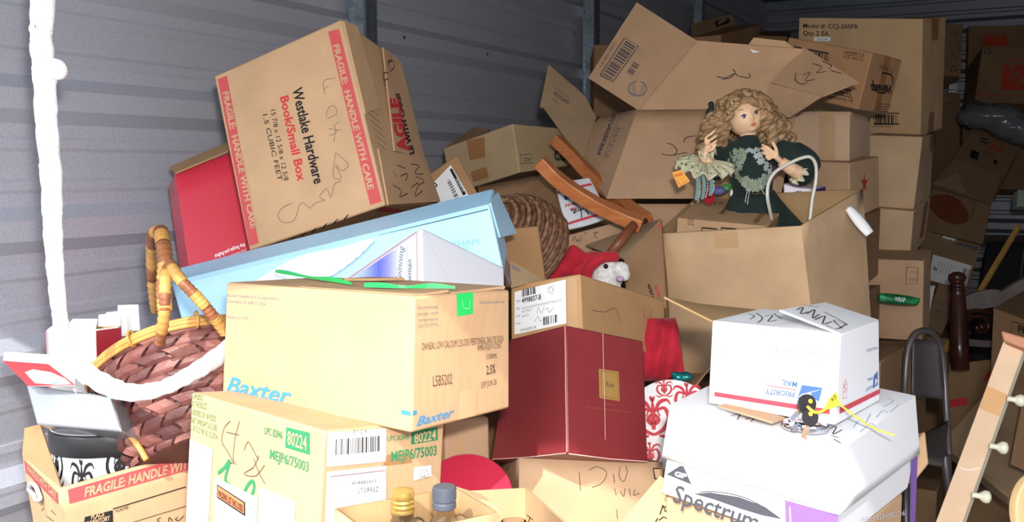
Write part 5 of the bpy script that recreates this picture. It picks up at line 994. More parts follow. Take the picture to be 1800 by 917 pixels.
p_ = panel([PK(1.4, 1624, 577, 3.31), PK(1.4, 1628, 577, 3.31), PK(1.4, 1644, 502, 3.36), PK(1.4, 1634, 502, 3.36)], .002); p_.body('paper_sheet', WHITE, n=2, bev=0); p_.finish('sheet of white paper edge on beside the outer stack', 'paper')
BLK = mat('black_lacquer', (34, 34, 38), .35)
b = face4(PK(1.4, 1690, 720, 3.9), PK(1.4, 1850, 700, 3.8), PK(1.4, 1850, 420, 4.0), PK(1.4, 1735, 425, 4.1), .4); b.body('black_cabinet', BLK, n=2); b.stroke('f', [(1792, 505), (1800, 440)], .006, GREY, 'edge', k=1); mb = MB(); mb.box(PK(1.4, 1722, 425, 4.0), RT*.48, FW*.14, UP*.04); mb.build('top_board', mat('dark_board', (52, 44, 40), .5), b.o); b.finish('black cabinet behind the wooden stick at the right', 'cabinet')
bag = blob([(PK(1.3, 1740, 205, 4.75), .14, (1.4, .8, .6)), (PK(1.3, 1780, 225, 4.7), .11, (1.2, .8, .7)), (PK(1.3, 1720, 200, 4.8), .10, (1, .8, .8)), (PK(1.3, 1800, 240, 4.7), .10, (1, 1, .6))], .02, 'film_bag', mat('grey_film', (120, 122, 130), .12, coat=.8), None, .010, 1); tag(bag, 'crumpled grey plastic film on top of the leaning cartons', 'plastic film')
g = face4(PK(1.4, 1788, 362, 3.9), PK(1.4, 1830, 362, 3.9), PK(1.4, 1830, 333, 3.92), PK(1.4, 1790, 333, 3.92), .06); g.body('pale_tin', mat('pale_green_tin', (176, 190, 176), .4), n=2); g.finish('pale green tin at the right edge above the wooden stick', 'tin')
mb = MB(); mb.tube([PK(1.4, 1789, 400, 3.45), PK(1.4, 1722, 513, 3.26), PK(1.4, 1655, 628, 3.1)], .0145, 4); st_ = mb.build('wooden_stick', noisy('yellow_pine', (214, 160, 82), (228, 178, 102), 9., rough=.5), None, False, PK(1.4, 1655, 628, 3.1)); bevel(st_, .002)
mb = MB(); mb.tube([PK(1.4, 1789.4, 399.3, 3.451), PK(1.4, 1791, 397, 3.455)], .0147, 4); mb.build('end_grain', noisy('end_grain', (196, 140, 70), (206, 150, 80), 80.), st_); tag(st_, 'yellow pine stick leaning up to the right', 'stick')
# turned post
DW = noisy('dark_mahogany', (56, 30, 24), (78, 42, 32), 14., rough=.25, spec=.6)
tp = PK(1.4, 1682, 478, 2.86); bp_ = PK(1.4, 1688, 650, 2.80); ax = (tp-bp_).normalized(); L_ = (tp-bp_).length
nw = empty('turned_post', bp_, 'dark turned wooden post with a ball top standing before the cartons', 'post')
mb = MB(); mb.lathe(bp_, ax, [(0.0336, 0), (0.0364, L_*.25), (0.0350, L_*.5), (0.0294, L_*.74), (0.0266, L_*.80), (0.0322, L_*.81), (0.0322, L_*.825), (0.0238, L_*.835)], 24); mb.build('shaft', DW, nw, True)
mb = MB(); mb.lathe(bp_, ax, [(0.0238, L_*.83), (0.0336, L_*.845), (0.0266, L_*.86), (0.0294, L_*.875), (0.0196, L_*.885), (0.0294, L_*.90), (0.0357, L_*.94), (0.0308, L_*.975), (0.0168, L_*.995), (0.0042, L_)], 24); mb.build('ball_finial', DW, nw, True)
# carved chair back
GWD = noisy('grey_worn_wood', (108, 100, 98), (132, 122, 118), 18., rough=.6); cc = empty('carved_chair', PK(1.4, 1720, 640, 2.95), 'worn dark chair with a scrolled back behind the turned post', 'chair')
Zc = 2.98
plank([PK(1.4, 1690, 540, Zc), PK(1.4, 1718, 528, Zc-.01), PK(1.4, 1745, 524, Zc-.02), PK(1.4, 1760, 528, Zc-.03), PK(1.4, 1785, 514, Zc-.04), PK(1.4, 1820, 494, Zc-.05)], .077, .03, FW, GWD, 'top_rail', cc)
sp = [PK(1.4, 1722+ (30-1.62*k)*math.cos(.42*k+2.6)*.95, 574+(30-1.62*k)*.85*math.sin(.42*k+2.6), Zc-.02) for k in range(18)]
mb = MB(); mb.tube(smoothline(sp, 4), .0105, 8); mb.build('scroll', DW, cc, True); mb = MB(); mb.lathe(PK(1.4, 1722, 574, Zc-.02)-FW*.01, -FW, [(.014, 0), (.017, .014), (.008, .025)], 16); mb.build('scroll_boss', DW, cc, True)
mb = MB(); mb.tube(smoothline([PK(1.4, 1694, 551, Zc-.02), PK(1.4, 1715, 546, Zc-.02), PK(1.4, 1745, 550, Zc-.02)], 4), .011, 8); mb.build('carved_moulding', DW, cc, True)
plank([PK(1.4, 1690, 600, Zc), PK(1.4, 1718, 603, Zc), PK(1.4, 1750, 604, Zc)], .03, .028, FW, GWD, 'lower_rail', cc)
mb = MB(); mb.tube(smoothline([PK(1.4, 1697, 607, Zc), PK(1.4, 1702, 625, Zc), PK(1.4, 1712, 634, Zc), PK(1.4, 1716, 645, Zc)], 4), .007, 8); mb.build('stretcher', DW, cc, True)
b = pbox(PK(1.4, 1746, 541, 2.62), PK(1.4, 1806, 506, 2.95), PK(1.4, 1862, 585, 2.45), PK(1.4, 1900, 540, 2.8), .34); b.body('fragile_carton', CBD, n=3)
b.stroke('f', [(1779, 582), (1780, 564), (1830, 582)], .003, INK, 'printed_frame', k=1); b.text('f', 'FRAGILE', (1790, 583), (1850, 602), (0, -12), INK, bold=.03); b.finish('dim brown carton at the right edge with a framed word', 'carton')
# folding chair
CH = mat('taupe_steel', (108, 100, 100), .35, .4, spec=.6); fc = empty('folding_chair', Vector((PK(1.03, 1625, 760, 2.85).x, PK(1.03, 1625, 760, 2.85).y, 0)), 'grey metal folding chair standing beside the paper carton', 'chair')
Zf = 2.82
fr_ = [PK(1.03, 1588, 800, Zf-.10), PK(1.03, 1590, 690, Zf-.02), PK(1.03, 1595, 620, Zf), PK(1.03, 1606, 590, Zf+.01), PK(1.03, 1622, 581, Zf+.03), PK(1.03, 1640, 586, Zf+.06), PK(1.03, 1653, 610, Zf+.10), PK(1.03, 1660, 660, Zf+.11), PK(1.03, 1664, 730, Zf+.09), PK(1.03, 1668, 800, Zf+.05)]
mb = MB(); mb.tube(smoothline(fr_, 8), .0105, 10); mb.build('back_frame', CH, fc, True)
def bent(px, name, parent, m, th=.003, amt=.02):
    rows = []
    for j in range(9):
        v = j/8; row = []
        for i_ in range(9):
            u = i_/8; a = px[0]*(1-u)*(1-v)+px[1]*u*(1-v)+px[2]*u*v+px[3]*(1-u)*v; row.append(a+FW*amt*math.sin(math.pi*u))
        rows.append(row)
    mb = MB(); mb.quadgrid(rows); o = mb.build(name, m, parent, True); s_ = o.modifiers.new('t', 'SOLIDIFY'); s_.thickness = th; return o
bent([PK(1.03, 1604, 698, Zf), PK(1.03, 1662, 702, Zf+.10), PK(1.03, 1652, 600, Zf+.09), PK(1.03, 1606, 594, Zf+.02)], 'backrest', fc, CH)
bent([PK(1.03, 1596, 800, Zf-.34), PK(1.03, 1660, 815, Zf-.30), PK(1.03, 1666, 738, Zf+.08), PK(1.03, 1603, 772, Zf-.02)], 'seat', fc, CH, .012, .0)
for a, bq in (((1590, 690, Zf-.02), (1600, 1080, Zf-.20)), ((1664, 730, Zf+.09), (1680, 1080, Zf-.05)), ((1596, 790, Zf-.10), (1590, 1090, Zf+.15)), ((1660, 800, Zf-.05), (1690, 1090, Zf+.25))):
    q1 = PK(1.03, *bq); q0 = PK(1.03, *a); q1.z = 0.008; mb = MB(); mb.tube([q0, q0.lerp(q1, .5), q1], .0105, 10); mb.build('leg', CH, fc, True)
# peg rail
PINE = noisy('pale_pine', (200, 168, 138), (214, 184, 154), 10., rough=.5, stretch=(1, 1, .3)); CRM = mat('cream_paint', (200, 198, 176), .4)
a, b_, c_, d_ = PK(0.85, 1632, 950, 1.98), PK(0.85, 1680, 950, 1.96), PK(0.85, 1801, 611, 2.16), PK(0.85, 1764, 598, 2.18); of = RT*.0135+FW*.0135
b = Box({'000': a, '100': b_, '101': c_, '001': d_, '010': a+of, '110': b_+of, '111': c_+of, '011': d_+of}); b.body('peg_rail', PINE, bev=.0015)
b.poly('r', [proj(b.fp('r', *u))[:2] for u in ((0, 0), (1, 0), (1, 1), (0, 1))], CRM, 'painted_edge', off=.0005)
b.poly('f', [(1722, 717), (1757, 732), (1771, 694), (1735, 678)], noisy('tan_pine', (196, 150, 104), (208, 164, 116), 12.), 'bare_patch'); b.stroke('f', [(1688, 822), (1700, 826), (1722, 823)], .0012, WHITE, 'scratch')
for x, y, z in ((1790, 703, 2.09), (1759, 786, 2.03), (1728, 872, 1.985), (1700, 950, 1.95)):
    h = PK(0.85, x, y, z); s_ = PK(0.85, x-20, y-3, z+.005); d = (h-s_).normalized(); mb = MB(); mb.lathe(s_, d, [(.0053, 0), (.0048, .005), (.0049, .0116), (.0077, .0155), (.0106, .0193), (.0115, .0238), (.0103, .0283), (.0052, .031)], 20); mb.build('peg', CRM, b.o, True)
eb = face4(PK(0.85, 1763, 598, 2.15), PK(0.85, 1812, 616, 2.11), PK(0.85, 1814, 596, 2.12), PK(0.85, 1759, 580, 2.16), .042); eb.body('end_block', noisy('red_pine', (172, 116, 88), (188, 134, 104), 14.), parent=b.o, n=2); eb.finish()
b.finish('pale pine peg rail with white knobs leaning at the right edge', 'peg rail')
# wooden seat ring
rc = PK(0.85, 1832, 900, 1.88); mb = MB(); rw = []
u_ = (RT*.9+UP*.15+FW*.2).normalized(); v_ = (UP*.95-RT*.2); v_ = (v_-u_*v_.dot(u_)).normalized(); w_ = u_.cross(v_)
for k in range(49):
    t = 2*math.pi*k/48; d = u_*math.cos(t)*.056+v_*math.sin(t)*.0665; e = u_*math.cos(t)*.031+v_*math.sin(t)*.036; rw.append([rc+d-w_*.0078, rc+d+w_*.0078, rc+e+w_*.0078, rc+e-w_*.0078, rc+d-w_*.0078])
mb.quadgrid(rw); o = mb.build('wooden_ring', noisy('honey_wood', (206, 172, 122), (218, 188, 140), 8., rough=.4), None, True, rc); bevel(o, .003, 2, 50); tag(o, 'honey coloured wooden ring cut off by the lower right corner', 'ring')
# cartons behind the rail
b = face4(PK(1.42, 1772, 873, 2.30), PK(1.42, 1860, 760, 2.40), PK(1.42, 1760, 660, 2.62), PK(1.42, 1652, 778, 2.50), .05); b.body('flattened_carton', CBG, n=3); b.stroke('f', [(1655, 780), (1772, 870)], .002, CBL, 'worn_edge', k=1); b.finish('greyish carton lying flat behind the peg rail', 'carton')
b = face4(PK(1.42, 1776, 815, 2.22), PK(1.42, 1830, 840, 2.20), PK(1.42, 1830, 690, 2.26), PK(1.42, 1800, 690, 2.26), .02); b.body('board_offcut', CBD, n=2); b.finish('torn cardboard offcut at the right edge behind the knobs', 'cardboard')
b = far(PK(1.2, 1660, 790, 3.3), PK(1.2, 1760, 780, 3.25), PK(1.2, 1668, 640, 3.4), .2, 0, 'dark_carton', CBD); b.poly('f', [(1670, 716), (1700, 712), (1700, 698), (1670, 702)], RED, 'printed_mark'); b.poly('f', [(1728, 670), (1742, 664), (1738, 650)], RED, 'printed_mark'); b.finish('shadowed carton with red marks on the floor behind the folding chair', 'carton')
b = far(PK(1.42, 1640, 1050, 2.75), PK(1.42, 1860, 1040, 2.6), PK(1.42, 1650, 860, 2.85), .3, 0, 'dark_carton', CBD); b.finish('dark carton low down behind the peg rail', 'carton')
# boxes high at the back
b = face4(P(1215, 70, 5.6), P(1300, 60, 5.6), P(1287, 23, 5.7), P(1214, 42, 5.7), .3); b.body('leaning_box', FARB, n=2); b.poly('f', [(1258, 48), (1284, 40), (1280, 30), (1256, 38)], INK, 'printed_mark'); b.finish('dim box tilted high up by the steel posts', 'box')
b = pbox(P(1212, 66, 5.0), P(1285, 45, 5.5), P(1268, 61, 5.0), P(1336, 42, 5.5), .45); b.body('high_box', CBR, n=2); b.finish('reddish dim box on top of the heap behind the open flaps', 'box')
b = pbox(P(1330, 62, 5.4), P(1340, 54, 5.9), P(1384, 64, 5.4), P(1390, 56, 5.9), .5); b.body('high_box', CBD, n=2); b.finish('dark box top beside the model number carton', 'box')
b = far(P(1044, 250, 4.2), P(1120, 250, 4.2), P(1044, 78, 4.25), .2, 0, 'dark_box', CBD); b.finish('dark box glimpsed behind the barcode flap', 'box')

# ------------------------------------------------------------------ the doll
from mathutils.bvhtree import BVHTree
SKIN = noisy('vinyl_skin', (234, 192, 154), (240, 200, 164), 6., rough=.42); VG = noisy('green_velvet', (20, 34, 32), (36, 54, 50), 14., rough=.9, bump=.25, bscale=60., sheen=.06)
LACE = noisy('cream_lace', (176, 172, 140), (206, 202, 172), 90., rough=.85, bump=.6, bscale=160.); LACEG = noisy('sage_lace', (128, 140, 122), (162, 172, 152), 120., rough=.8, bump=.7, bscale=200.)
HAIR = noisy('dark_blond_hair', (122, 92, 62), (190, 156, 116), 30., rough=.5, spec=.4, detail=6.)
ZD = 2.50
def D(x, y, dz=0.): return P(x, y, ZD+dz)
doll = empty('doll', D(1325, 400, .02), 'porcelain look doll with dark blond curls in a green velvet lace dress', 'doll')
hf = (-FW+RT*.10+UP*.02).normalized(); hu = (UP*.95-RT*.31); hu = (hu-hf*hu.dot(hf)).normalized(); hr = hu.cross(hf)      # face forward, up, right in the picture
if hr.dot(RT) < 0: hr = -hr
HC = D(1309, 206, .035); HR = .0475
def face(a, e, k=1.0):
    """point of the head: a turns right from the face axis, e goes up (radians)"""
    d = hr*math.sin(a)*math.cos(e)*.97+hu*math.sin(e)*1.10+hf*math.cos(a)*math.cos(e)*.98
    x, y = a, e; g = lambda x0, y0, sx, sy: math.exp(-((x-x0)/sx)**2-((y-y0)/sy)**2)
    r = 1+.16*g(0, -.20, .10, .13)+.05*g(0, .02, .07, .20)+.05*g(.50, -.33, .26, .24)+.05*g(-.50, -.33, .26, .24)+.05*g(0, -.52, .20, .07)+.09*g(0, -.82, .30, .16)-.055*g(.40, -.01, .17, .11)-.055*g(-.40, -.01, .17, .11)-.035*g(0, -.62, .25, .05)
    if e < -.75: r *= 1-.10*(-.75-e)
    return HC+d*HR*r*k
def face_axis(a, e): return (hr*math.sin(a)*math.cos(e)+hu*math.sin(e)+hf*math.cos(a)*math.cos(e)).normalized()
mb = MB(); na, ne = 64, 48
rows = [[face(-math.pi+2*math.pi*i/na, -math.pi/2+math.pi*j/ne) for i in range(na+1)] for j in range(ne+1)]
mb.quadgrid(rows)
# neck, trunk core, forearms and hands grow out of the same skin
mb.tube([HC-hu*.030+FW*.006, D(1316, 250, .03), D(1318, 275, .03), D(1322, 340, .04)], [.023, .021, .030, .045], 16)
def hand(wrist, palm, across, nrm, fingers, thumb, s=1.):
    """palm with five fingers: fingers = list of three-point bends from the knuckles"""
    mb.tube([wrist, wrist.lerp(palm, .5), palm], [.0115*s, .013*s, .0125*s], 12, True, .62)
    for q, r_ in fingers: mb.tube(smoothline(q, 4), [r_*(1-.03*i) for i in range(len(smoothline(q, 4)))], 8)
    mb.tube(smoothline(thumb, 4), .0046*s, 8)
# raised hand at the left of the picture
W1 = D(1237, 272, -.075); K1 = D(1246, 254, -.085)
mb.tube([D(1262, 300, -.03), D(1246, 290, -.06), W1], [.017, .0155, .0125], 14)
f1 = []
for i, (kx, ky, tx, ty, L) in enumerate(((1241, 243, 1257, 229, 1.), (1245, 249, 1260, 238, 1.), (1248, 256, 1260, 247, .95), (1249, 263, 1257, 255, .85))):
    k0 = D(kx, ky, -.085+.004*i); t0 = D(tx, ty, -.10+.004*i); mid = k0.lerp(t0, .5)-FW*.005; f1.append(([D(1243, 262, -.08), k0, mid, t0], .0046))
hand(W1, K1, RT, -FW, f1, [D(1241, 266, -.085), D(1252, 262, -.10), D(1258, 252, -.105)])
# hand laid on the breast
W2 = D(1373, 284, -.055); K2 = D(1362, 273, -.065)
mb.tube([D(1404, 304, -.035), D(1390, 296, -.05), W2], [.019, .017, .0135], 14)
f2 = []
for i, (kx, ky, tx, ty) in enumerate(((1353, 262, 1339, 254), (1350, 267, 1337, 260), (1350, 273, 1340, 268), (1352, 279, 1345, 276))):
    k0 = D(kx, ky, -.070); t0 = D(tx, ty, -.062); f2.append(([D(1364, 272, -.064), k0, k0.lerp(t0, .5)-FW*.004, t0], .0048))
hand(W2, K2, RT, -FW, f2, [D(1366, 272, -.066), D(1364, 261, -.074), D(1358, 250, -.070)])
tmp = mb.build('tmp', SKIN, doll); rm = tmp.modifiers.new('r', 'REMESH'); rm.mode = 'VOXEL'; rm.voxel_size = .0016; s_ = tmp.modifiers.new('s', 'SMOOTH'); s_.iterations = 2; s_.factor = .5
me = bpy.data.meshes.new_from_object(tmp.evaluated_get(bpy.context.evaluated_depsgraph_get())); me.materials.clear(); me.materials.append(SKIN); me.polygons.foreach_set('use_smooth', [True]*len(me.polygons)); bpy.data.objects.remove(tmp)
bd_ = bpy.data.objects.new('body', me); C.objects.link(bd_); bd_.parent = doll
# eyes, brows, mouth
EW = mat('eye_white', (232, 232, 228), .15); IRIS = mat('blue_iris', (70, 96, 124), .15); LASH = mat('lash_brown', (60, 42, 32), .6); LIP = mat('doll_lip', (206, 128, 96), .4)
for sx in (-1, 1):
    c = face(sx*.40, .0, .925); dirn = (hf+hr*sx*.12).normalized()
    m2 = MB(); m2.lathe(c-dirn*.002, dirn, [(.0001, -.004), (.0072, -.002), (.0082, .001), (.0068, .0042), (.004, .0060), (.0001, .0066)], 20, hr, 1.15, .85); ey = m2.build('eye', EW, doll, True)
    m2 = MB(); m2.lathe(c+dirn*.0018, dirn, [(.0060, 0), (.0052, .0026), (.0034, .0034), (.0005, .0037)], 18); m2.build('iris', IRIS, ey, True); m2 = MB(); m2.lathe(c+dirn*.0050, dirn, [(.0022, 0), (.0020, .0009), (.0004, .0011)], 14); m2.build('pupil', LASH, ey, True)
    m2 = MB(); m2.tube(smoothline([face(sx*(.40-.17), .02, 1.0)+hf*.001, face(sx*.40, .105, 1.0)+hf*.002, face(sx*(.40+.18), .04, 1.0)+hf*.001], 5), .0009, 6); m2.build('eyelid_line', LASH, ey, True)
    m2 = MB(); m2.tube(smoothline([face(sx*.30, .32, 1.003), face(sx*.44, .38, 1.003), face(sx*.58, .34, 1.003)], 5), .0008, 6); m2.build('eyebrow', LASH, doll, True)
m2 = MB(); m2.tube(smoothline([face(-.19, -.50, 1.0), face(-.07, -.46, 1.01), face(0, -.475, 1.015), face(.07, -.46, 1.01), face(.19, -.50, 1.0)], 4), [.0006+.0022*math.sin(math.pi*i/16) for i in range(17)], 8); m2.build('lips', LIP, doll, True)
m2 = MB(); m2.tube(smoothline([face(-.15, -.52, 1.0), face(0, -.56, 1.012), face(.15, -.52, 1.0)], 6), [.0006+.0024*math.sin(math.pi*i/12) for i in range(13)], 8); m2.build('lips', LIP, doll, True)
# dress: bodice, sleeves and skirt as one skin with folds
parts = [('tube', [D(1314, 240, .032), D(1315, 254, .03), D(1318, 275, .03), D(1321, 310, .03), D(1324, 342, .03)], [.026, .033, .058, .056, .050]),
  (D(1288, 266, .03), .034, (1, 1, .85)), (D(1364, 270, .03), .036, (1, 1, .9)),
  ('tube', smoothline([D(1284, 264, .03), D(1266, 276, .01), D(1256, 294, -.02), D(1252, 302, -.03)], 4), [.034]*5+[.038]*5+[.034]*3),
  ('tube', smoothline([D(1366, 268, .03), D(1392, 276, .02), D(1414, 292, .0), D(1404, 306, -.03)], 4), [.037]*4+[.044]*5+[.036]*4)]
dr = blob(parts, .004, 'bodice', VG, doll)
rows = []
for j in range(16):
    v = j/15; c = D(1324+20*v, 335+95*v, .05); R_ = .050+.080*v**1.1; row = []
    for i in range(73):
        t = 2*math.pi*i/72; f = 1+.10*v*math.sin(t*11+2*v)+.05*v*math.sin(t*5); row.append(c+(RT*math.cos(t)*R_*1.08+FW*math.sin(t)*R_*.5)*f)
    rows.append(row)
m2 = MB(); m2.quadgrid(rows); sk = m2.build('skirt', VG, doll, True); sd_ = sk.modifiers.new('t', 'SOLIDIFY'); sd_.thickness = .002
# lace applique flowers lie on the bodice
wm = Matrix.Translation(doll.location); bvh = BVHTree.FromPolygons([wm @ v.co for v in dr.data.vertices], [tuple(p.vertices) for p in dr.data.polygons])
r = random.Random(4)
def flower(px, py, rad, m, k=6):
    d = (P(px, py, 1.)-CAM).normalized(); h = bvh.ray_cast(CAM, d)
    if h[0] is None: return
    p, n = h[0]-d*.002, h[1]; n = n if n.dot(d) < 0 else -n; a = n.orthogonal().normalized(); b = n.cross(a); mb = MB(); o0 = r.random()*6
    vs = [p+n*.0022]; N = k*6
    for i in range(N):
        t = 2*math.pi*i/N; rr = rad*(.58+.42*abs(math.cos(k*t/2+o0))); vs.append(p+(a*math.cos(t)+b*math.sin(t))*rr+n*(.0005+.0012*math.cos(k*t+o0)))
    mb.tri(vs, [(0, 1+i, 1+(i+1) % N) for i in range(N)]); return mb.build('lace_flower', m, dr, True)
left = [(1281, 283), (1284, 272), (1292, 266), (1301, 265), (1308, 268), (1288, 292), (1282, 296), (1294, 301), (1291, 279), (1299, 275), (1297, 288), (1303, 283), (1300, 294), (1306, 276)]
top = [(1316, 264), (1324, 266), (1331, 263), (1337, 272), (1330, 274), (1340, 282), (1348, 288), (1355, 294), (1361, 297), (1346, 296), (1353, 302), (1336, 284)]
bot = [(1296, 309), (1303, 316), (1309, 323), (1316, 330), (1324, 331), (1331, 331), (1338, 327), (1344, 320), (1350, 313), (1354, 307), (1312, 315), (1320, 320), (1328, 321), (1336, 318), (1343, 311)]
for q in left: flower(*q, .0105, LACEG)
for q in top: flower(*q, .0095, mat('silver_lace', (170, 178, 180), .7))
for q in bot: flower(*q, .0105, LACEG)
def beads(pts, rad, m, name, parent):
    q = smoothline(pts, 12); mb = MB(); acc = 0; last = q[0]
    for p in q:
        if (p-last).length > rad*2.0 or p is q[0]:
            mb.lathe(p, UP, [(.0001, -rad), (rad*.8, -rad*.6), (rad, 0), (rad*.8, rad*.6), (.0001, rad)], 7); last = p
    return mb.build(name, m, parent, True)
PRL = mat('pearl', (214, 216, 214), .25, coat=.5)
for q in ([(1315, 334), (1312, 342), (1310, 356)], [(1318, 334), (1316, 344), (1314, 358)], [(1337, 328), (1340, 334), (1344, 342)]): beads([D(x, y, -.032) for x, y in q], .0016, PRL, 'bead_string', doll)
# frilled cuff at the raised hand
def frill(c, ax, r0, r1, waves, dip, m, name, n=120, flat=1., side=None):
    ax = ax.normalized(); a = ((side or RT)-ax*(side or RT).dot(ax)).normalized(); b = ax.cross(a); rows = []
    for j in range(9):
        v = j/8; row = []
        for i in range(n+1):
            t = 2*math.pi*i/n; rr = r0+(r1-r0)*v*(1+.04*math.sin(waves*2*t)); row.append(c+(a*math.cos(t)*rr+b*math.sin(t)*rr*flat)-ax*(dip*v*v)+ax*(.008*v*math.sin(waves*t)))
        rows.append(row)
    mb = MB(); mb.quadgrid(rows); o = mb.build(name, m, doll, True); s2 = o.modifiers.new('t', 'SOLIDIFY'); s2.thickness = .0015; return o, rows
cf, rws = frill(D(1240, 283, -.065), (UP*.86-FW*.42+RT*.05), .014, .074, 13, .016, LACE, 'lace_cuff')
DK = mat('lace_hole', (72, 80, 70), .9)
m2 = MB()
for i in range(0, 120, 4):
    for j, sz in ((4, .0026), (6, .0034)):
        p = rws[j][i+(2 if j == 4 else 0)]; q_ = rws[j][(i+3) % 120]; nr = (q_-p).cross(rws[j+1][i]-p).normalized(); nr = nr if nr.dot(FW) < 0 else -nr
        m2.lathe(p+nr*.0012, nr, [(sz, 0), (sz*.9, .0004)], 6)
hb_ = m2.build('lace_openwork', DK, cf); hb_['kind'] = 'stuff'
frill(D(1243, 266, -.075), (UP*.7-FW*.5-RT*.2), .012, .022, 7, .006, LACE, 'wrist_lace')
frill(D(1402, 304, -.035), (RT*.80-UP*.45+FW*.3), .018, .029, 9, -.006, LACE, 'wrist_lace', side=UP)
TEAL = mat('teal_ribbon', (92, 132, 132), .5)
for i, (x, y1) in enumerate(((1224, 352), (1229, 356), (1235, 350), (1242, 348), (1248, 344), (1253, 340))):
    if i % 2: beads([D(x, 306, -.11), D(x+2, 330, -.105), D(x-2, y1, -.10)], .0017, PRL, 'bead_string', doll)
    else:
        q = smoothline([D(x, 305, -.108), D(x+3, 325, -.105), D(x, y1, -.10)], 6); m2 = MB(); vs = []
        for p in q: vs += [p-RT*.004, p+RT*.004, p+RT*.004+FW*.0006, p-RT*.004+FW*.0006]
        m2.tri(vs, [(4*k, 4*k+1, 4*k+5, 4*k+4) for k in range(len(q)-1)]+[(4*k+3, 4*k+7, 4*k+6, 4*k+2) for k in range(len(q)-1)]); m2.build('ribbon', TEAL, doll)
# hair: a cap of waves and hanging ringlets
mb = MB(); r = random.Random(9)
def lock(p0, d0, length, coil, turns, rad, grav=.8, taper=.45):
    n = 34; pts = []; p = p0.copy(); d = d0.normalized(); ph = r.random()*6; st = length/n
    for i in range(n+1):
        t = i/n; s1 = d.orthogonal().normalized(); s2 = d.cross(s1); w_ = coil*min(1, t*3)
        pts.append(p+(s1*math.cos(ph+turns*2*math.pi*t)+s2*math.sin(ph+turns*2*math.pi*t))*w_)
        d = (d+(-UP)*grav*st*22).normalized(); p = p+d*st
    mb.tube(pts, [rad*(1-taper*i/n)*(.7+.6*min(1, i/5)) for i in range(n+1)], 7)
caprows = []
for j in range(15):
    e = .52+(math.pi/2-.52)*j/14; row = []
    for i in range(49):
        a = -math.pi+2*math.pi*i/48; back = abs(a)/math.pi; ee = e if abs(a) < 1.2 else e-(back-.38)*1.3*(1-j/14); row.append(face(a, ee, 1.24+.04*math.sin(a*9+j)))
    caprows.append(row)
mb.quadgrid(caprows)
for k in range(46):                                   # waves over the crown
    a = r.uniform(-math.pi, math.pi); e = r.uniform(.55, 1.45); p0 = face(a, e, 1.22); tan = (face(a+.25*(1 if a > 0 else -1), e-.18, 1.28)-p0); lock(p0, tan, r.uniform(.05, .085), .0055, r.uniform(1.2, 2.2), r.uniform(.006, .009), .5)
for k in range(13):                                   # fringe swept over the brow
    t = k/12; a = -1.0+1.75*t; p0 = face(a, .74+.12*math.sin(3*t), 1.18); lock(p0, (hr*(.75 if t > .3 else -.4)-hu*.35+hf*.25), .045, .0035, 1.1, .0065, .25)
for k in range(40):                                   # ringlets at the picture's left
    a = r.uniform(-2.5, -1.05); e = r.uniform(-.25, .75); lock(face(a, e, 1.16), (-RT*r.uniform(.3, .75)+UP*r.uniform(-.6, .2)-FW*r.uniform(-.3, .4)), r.uniform(.085, .135), r.uniform(.006, .011), r.uniform(2.2, 4.), r.uniform(.0055, .0085), r.uniform(1.0, 1.6))
for k in range(46):                                   # ringlets at the picture's right
    a = r.uniform(.98, 2.5); e = r.uniform(-.35, .8); lock(face(a, e, 1.16), (RT*r.uniform(.3, .9)+UP*r.uniform(-.6, .3)-FW*r.uniform(-.3, .4)), r.uniform(.085, .135), r.uniform(.007, .012), r.uniform(2.2, 4.), r.uniform(.0055, .0085), r.uniform(1.0, 1.6))
for k in range(14):
    a = r.uniform(2.2, 4.0); lock(face(a, r.uniform(-.2, .5), 1.1), (FW*.5+RT*r.uniform(-.8, .8)), .09, .008, 2.5, .008, .8)
mb.build('hair', HAIR, doll, True)
blob([(D(1250, 184, .035), .009, (1, .8, 1.1)), (D(1247, 198, .035), .010, (1, .8, 1.2)), (D(1251, 191, .03), .007, (1, 1, 1))], .003, 'hair_bow', mat('dark_bow', (26, 38, 40), .7), doll)
tg = panel([P(1193, 330, ZD-.11), P(1213, 318, ZD-.11), P(1198, 298, ZD-.105), P(1181, 303, ZD-.105)], .0012); tg.body('hang_tag', mat('amber_card', (232, 160, 62), .6), n=2, parent=doll, bev=0)
tg.text('f', 'RUSS', (1187, 311), (1200, 307), (-1, -4), RED, bold=.03); tg.stroke('f', [(1190, 316), (1196, 326), (1207, 318)], .001, RED, 'rule', k=1); tg.finish()
# white hoop, toy carton and bits around her
hp = [D(1357, 385, -.05), D(1353, 368, -.08), D(1349, 345, -.105), D(1351, 322, -.10), D(1362, 303, -.095), D(1382, 290, -.09), D(1405, 279, -.085), D(1424, 276, -.08), D(1434, 290, -.07), D(1434, 318, -.06), D(1428, 350, -.06), D(1423, 395, -.06)]
m2 = MB(); m2.tube(smoothline(hp, 8), .0044, 10); hoop = m2.build('white_hoop', mat('ivory_tube', (218, 214, 202), .35), None, True, hp[0]); m2 = MB(); m2.tube(smoothline([p-FW*.0006-RT*.0 for p in hp], 8), .0058, 4); tag(hoop, 'white hoop handle standing in front of the doll dress', 'hoop')
b = Box({'000': D(1380, 400, .10), '100': D(1428, 404, .08), '101': D(1428, 332, .08), '001': D(1376, 322, .10), '010': D(1396, 396, .17), '110': D(1446, 395, .15), '111': D(1452, 327, .15), '011': D(1398, 318, .17)})
b.body('toy_box', mat('lilac_white_card', (214, 206, 222), .35), n=3); b.poly('r', [(1429, 402), (1446, 394), (1451, 328), (1429, 333)], mat('violet_print', (72, 50, 104), .4), 'violet_side')
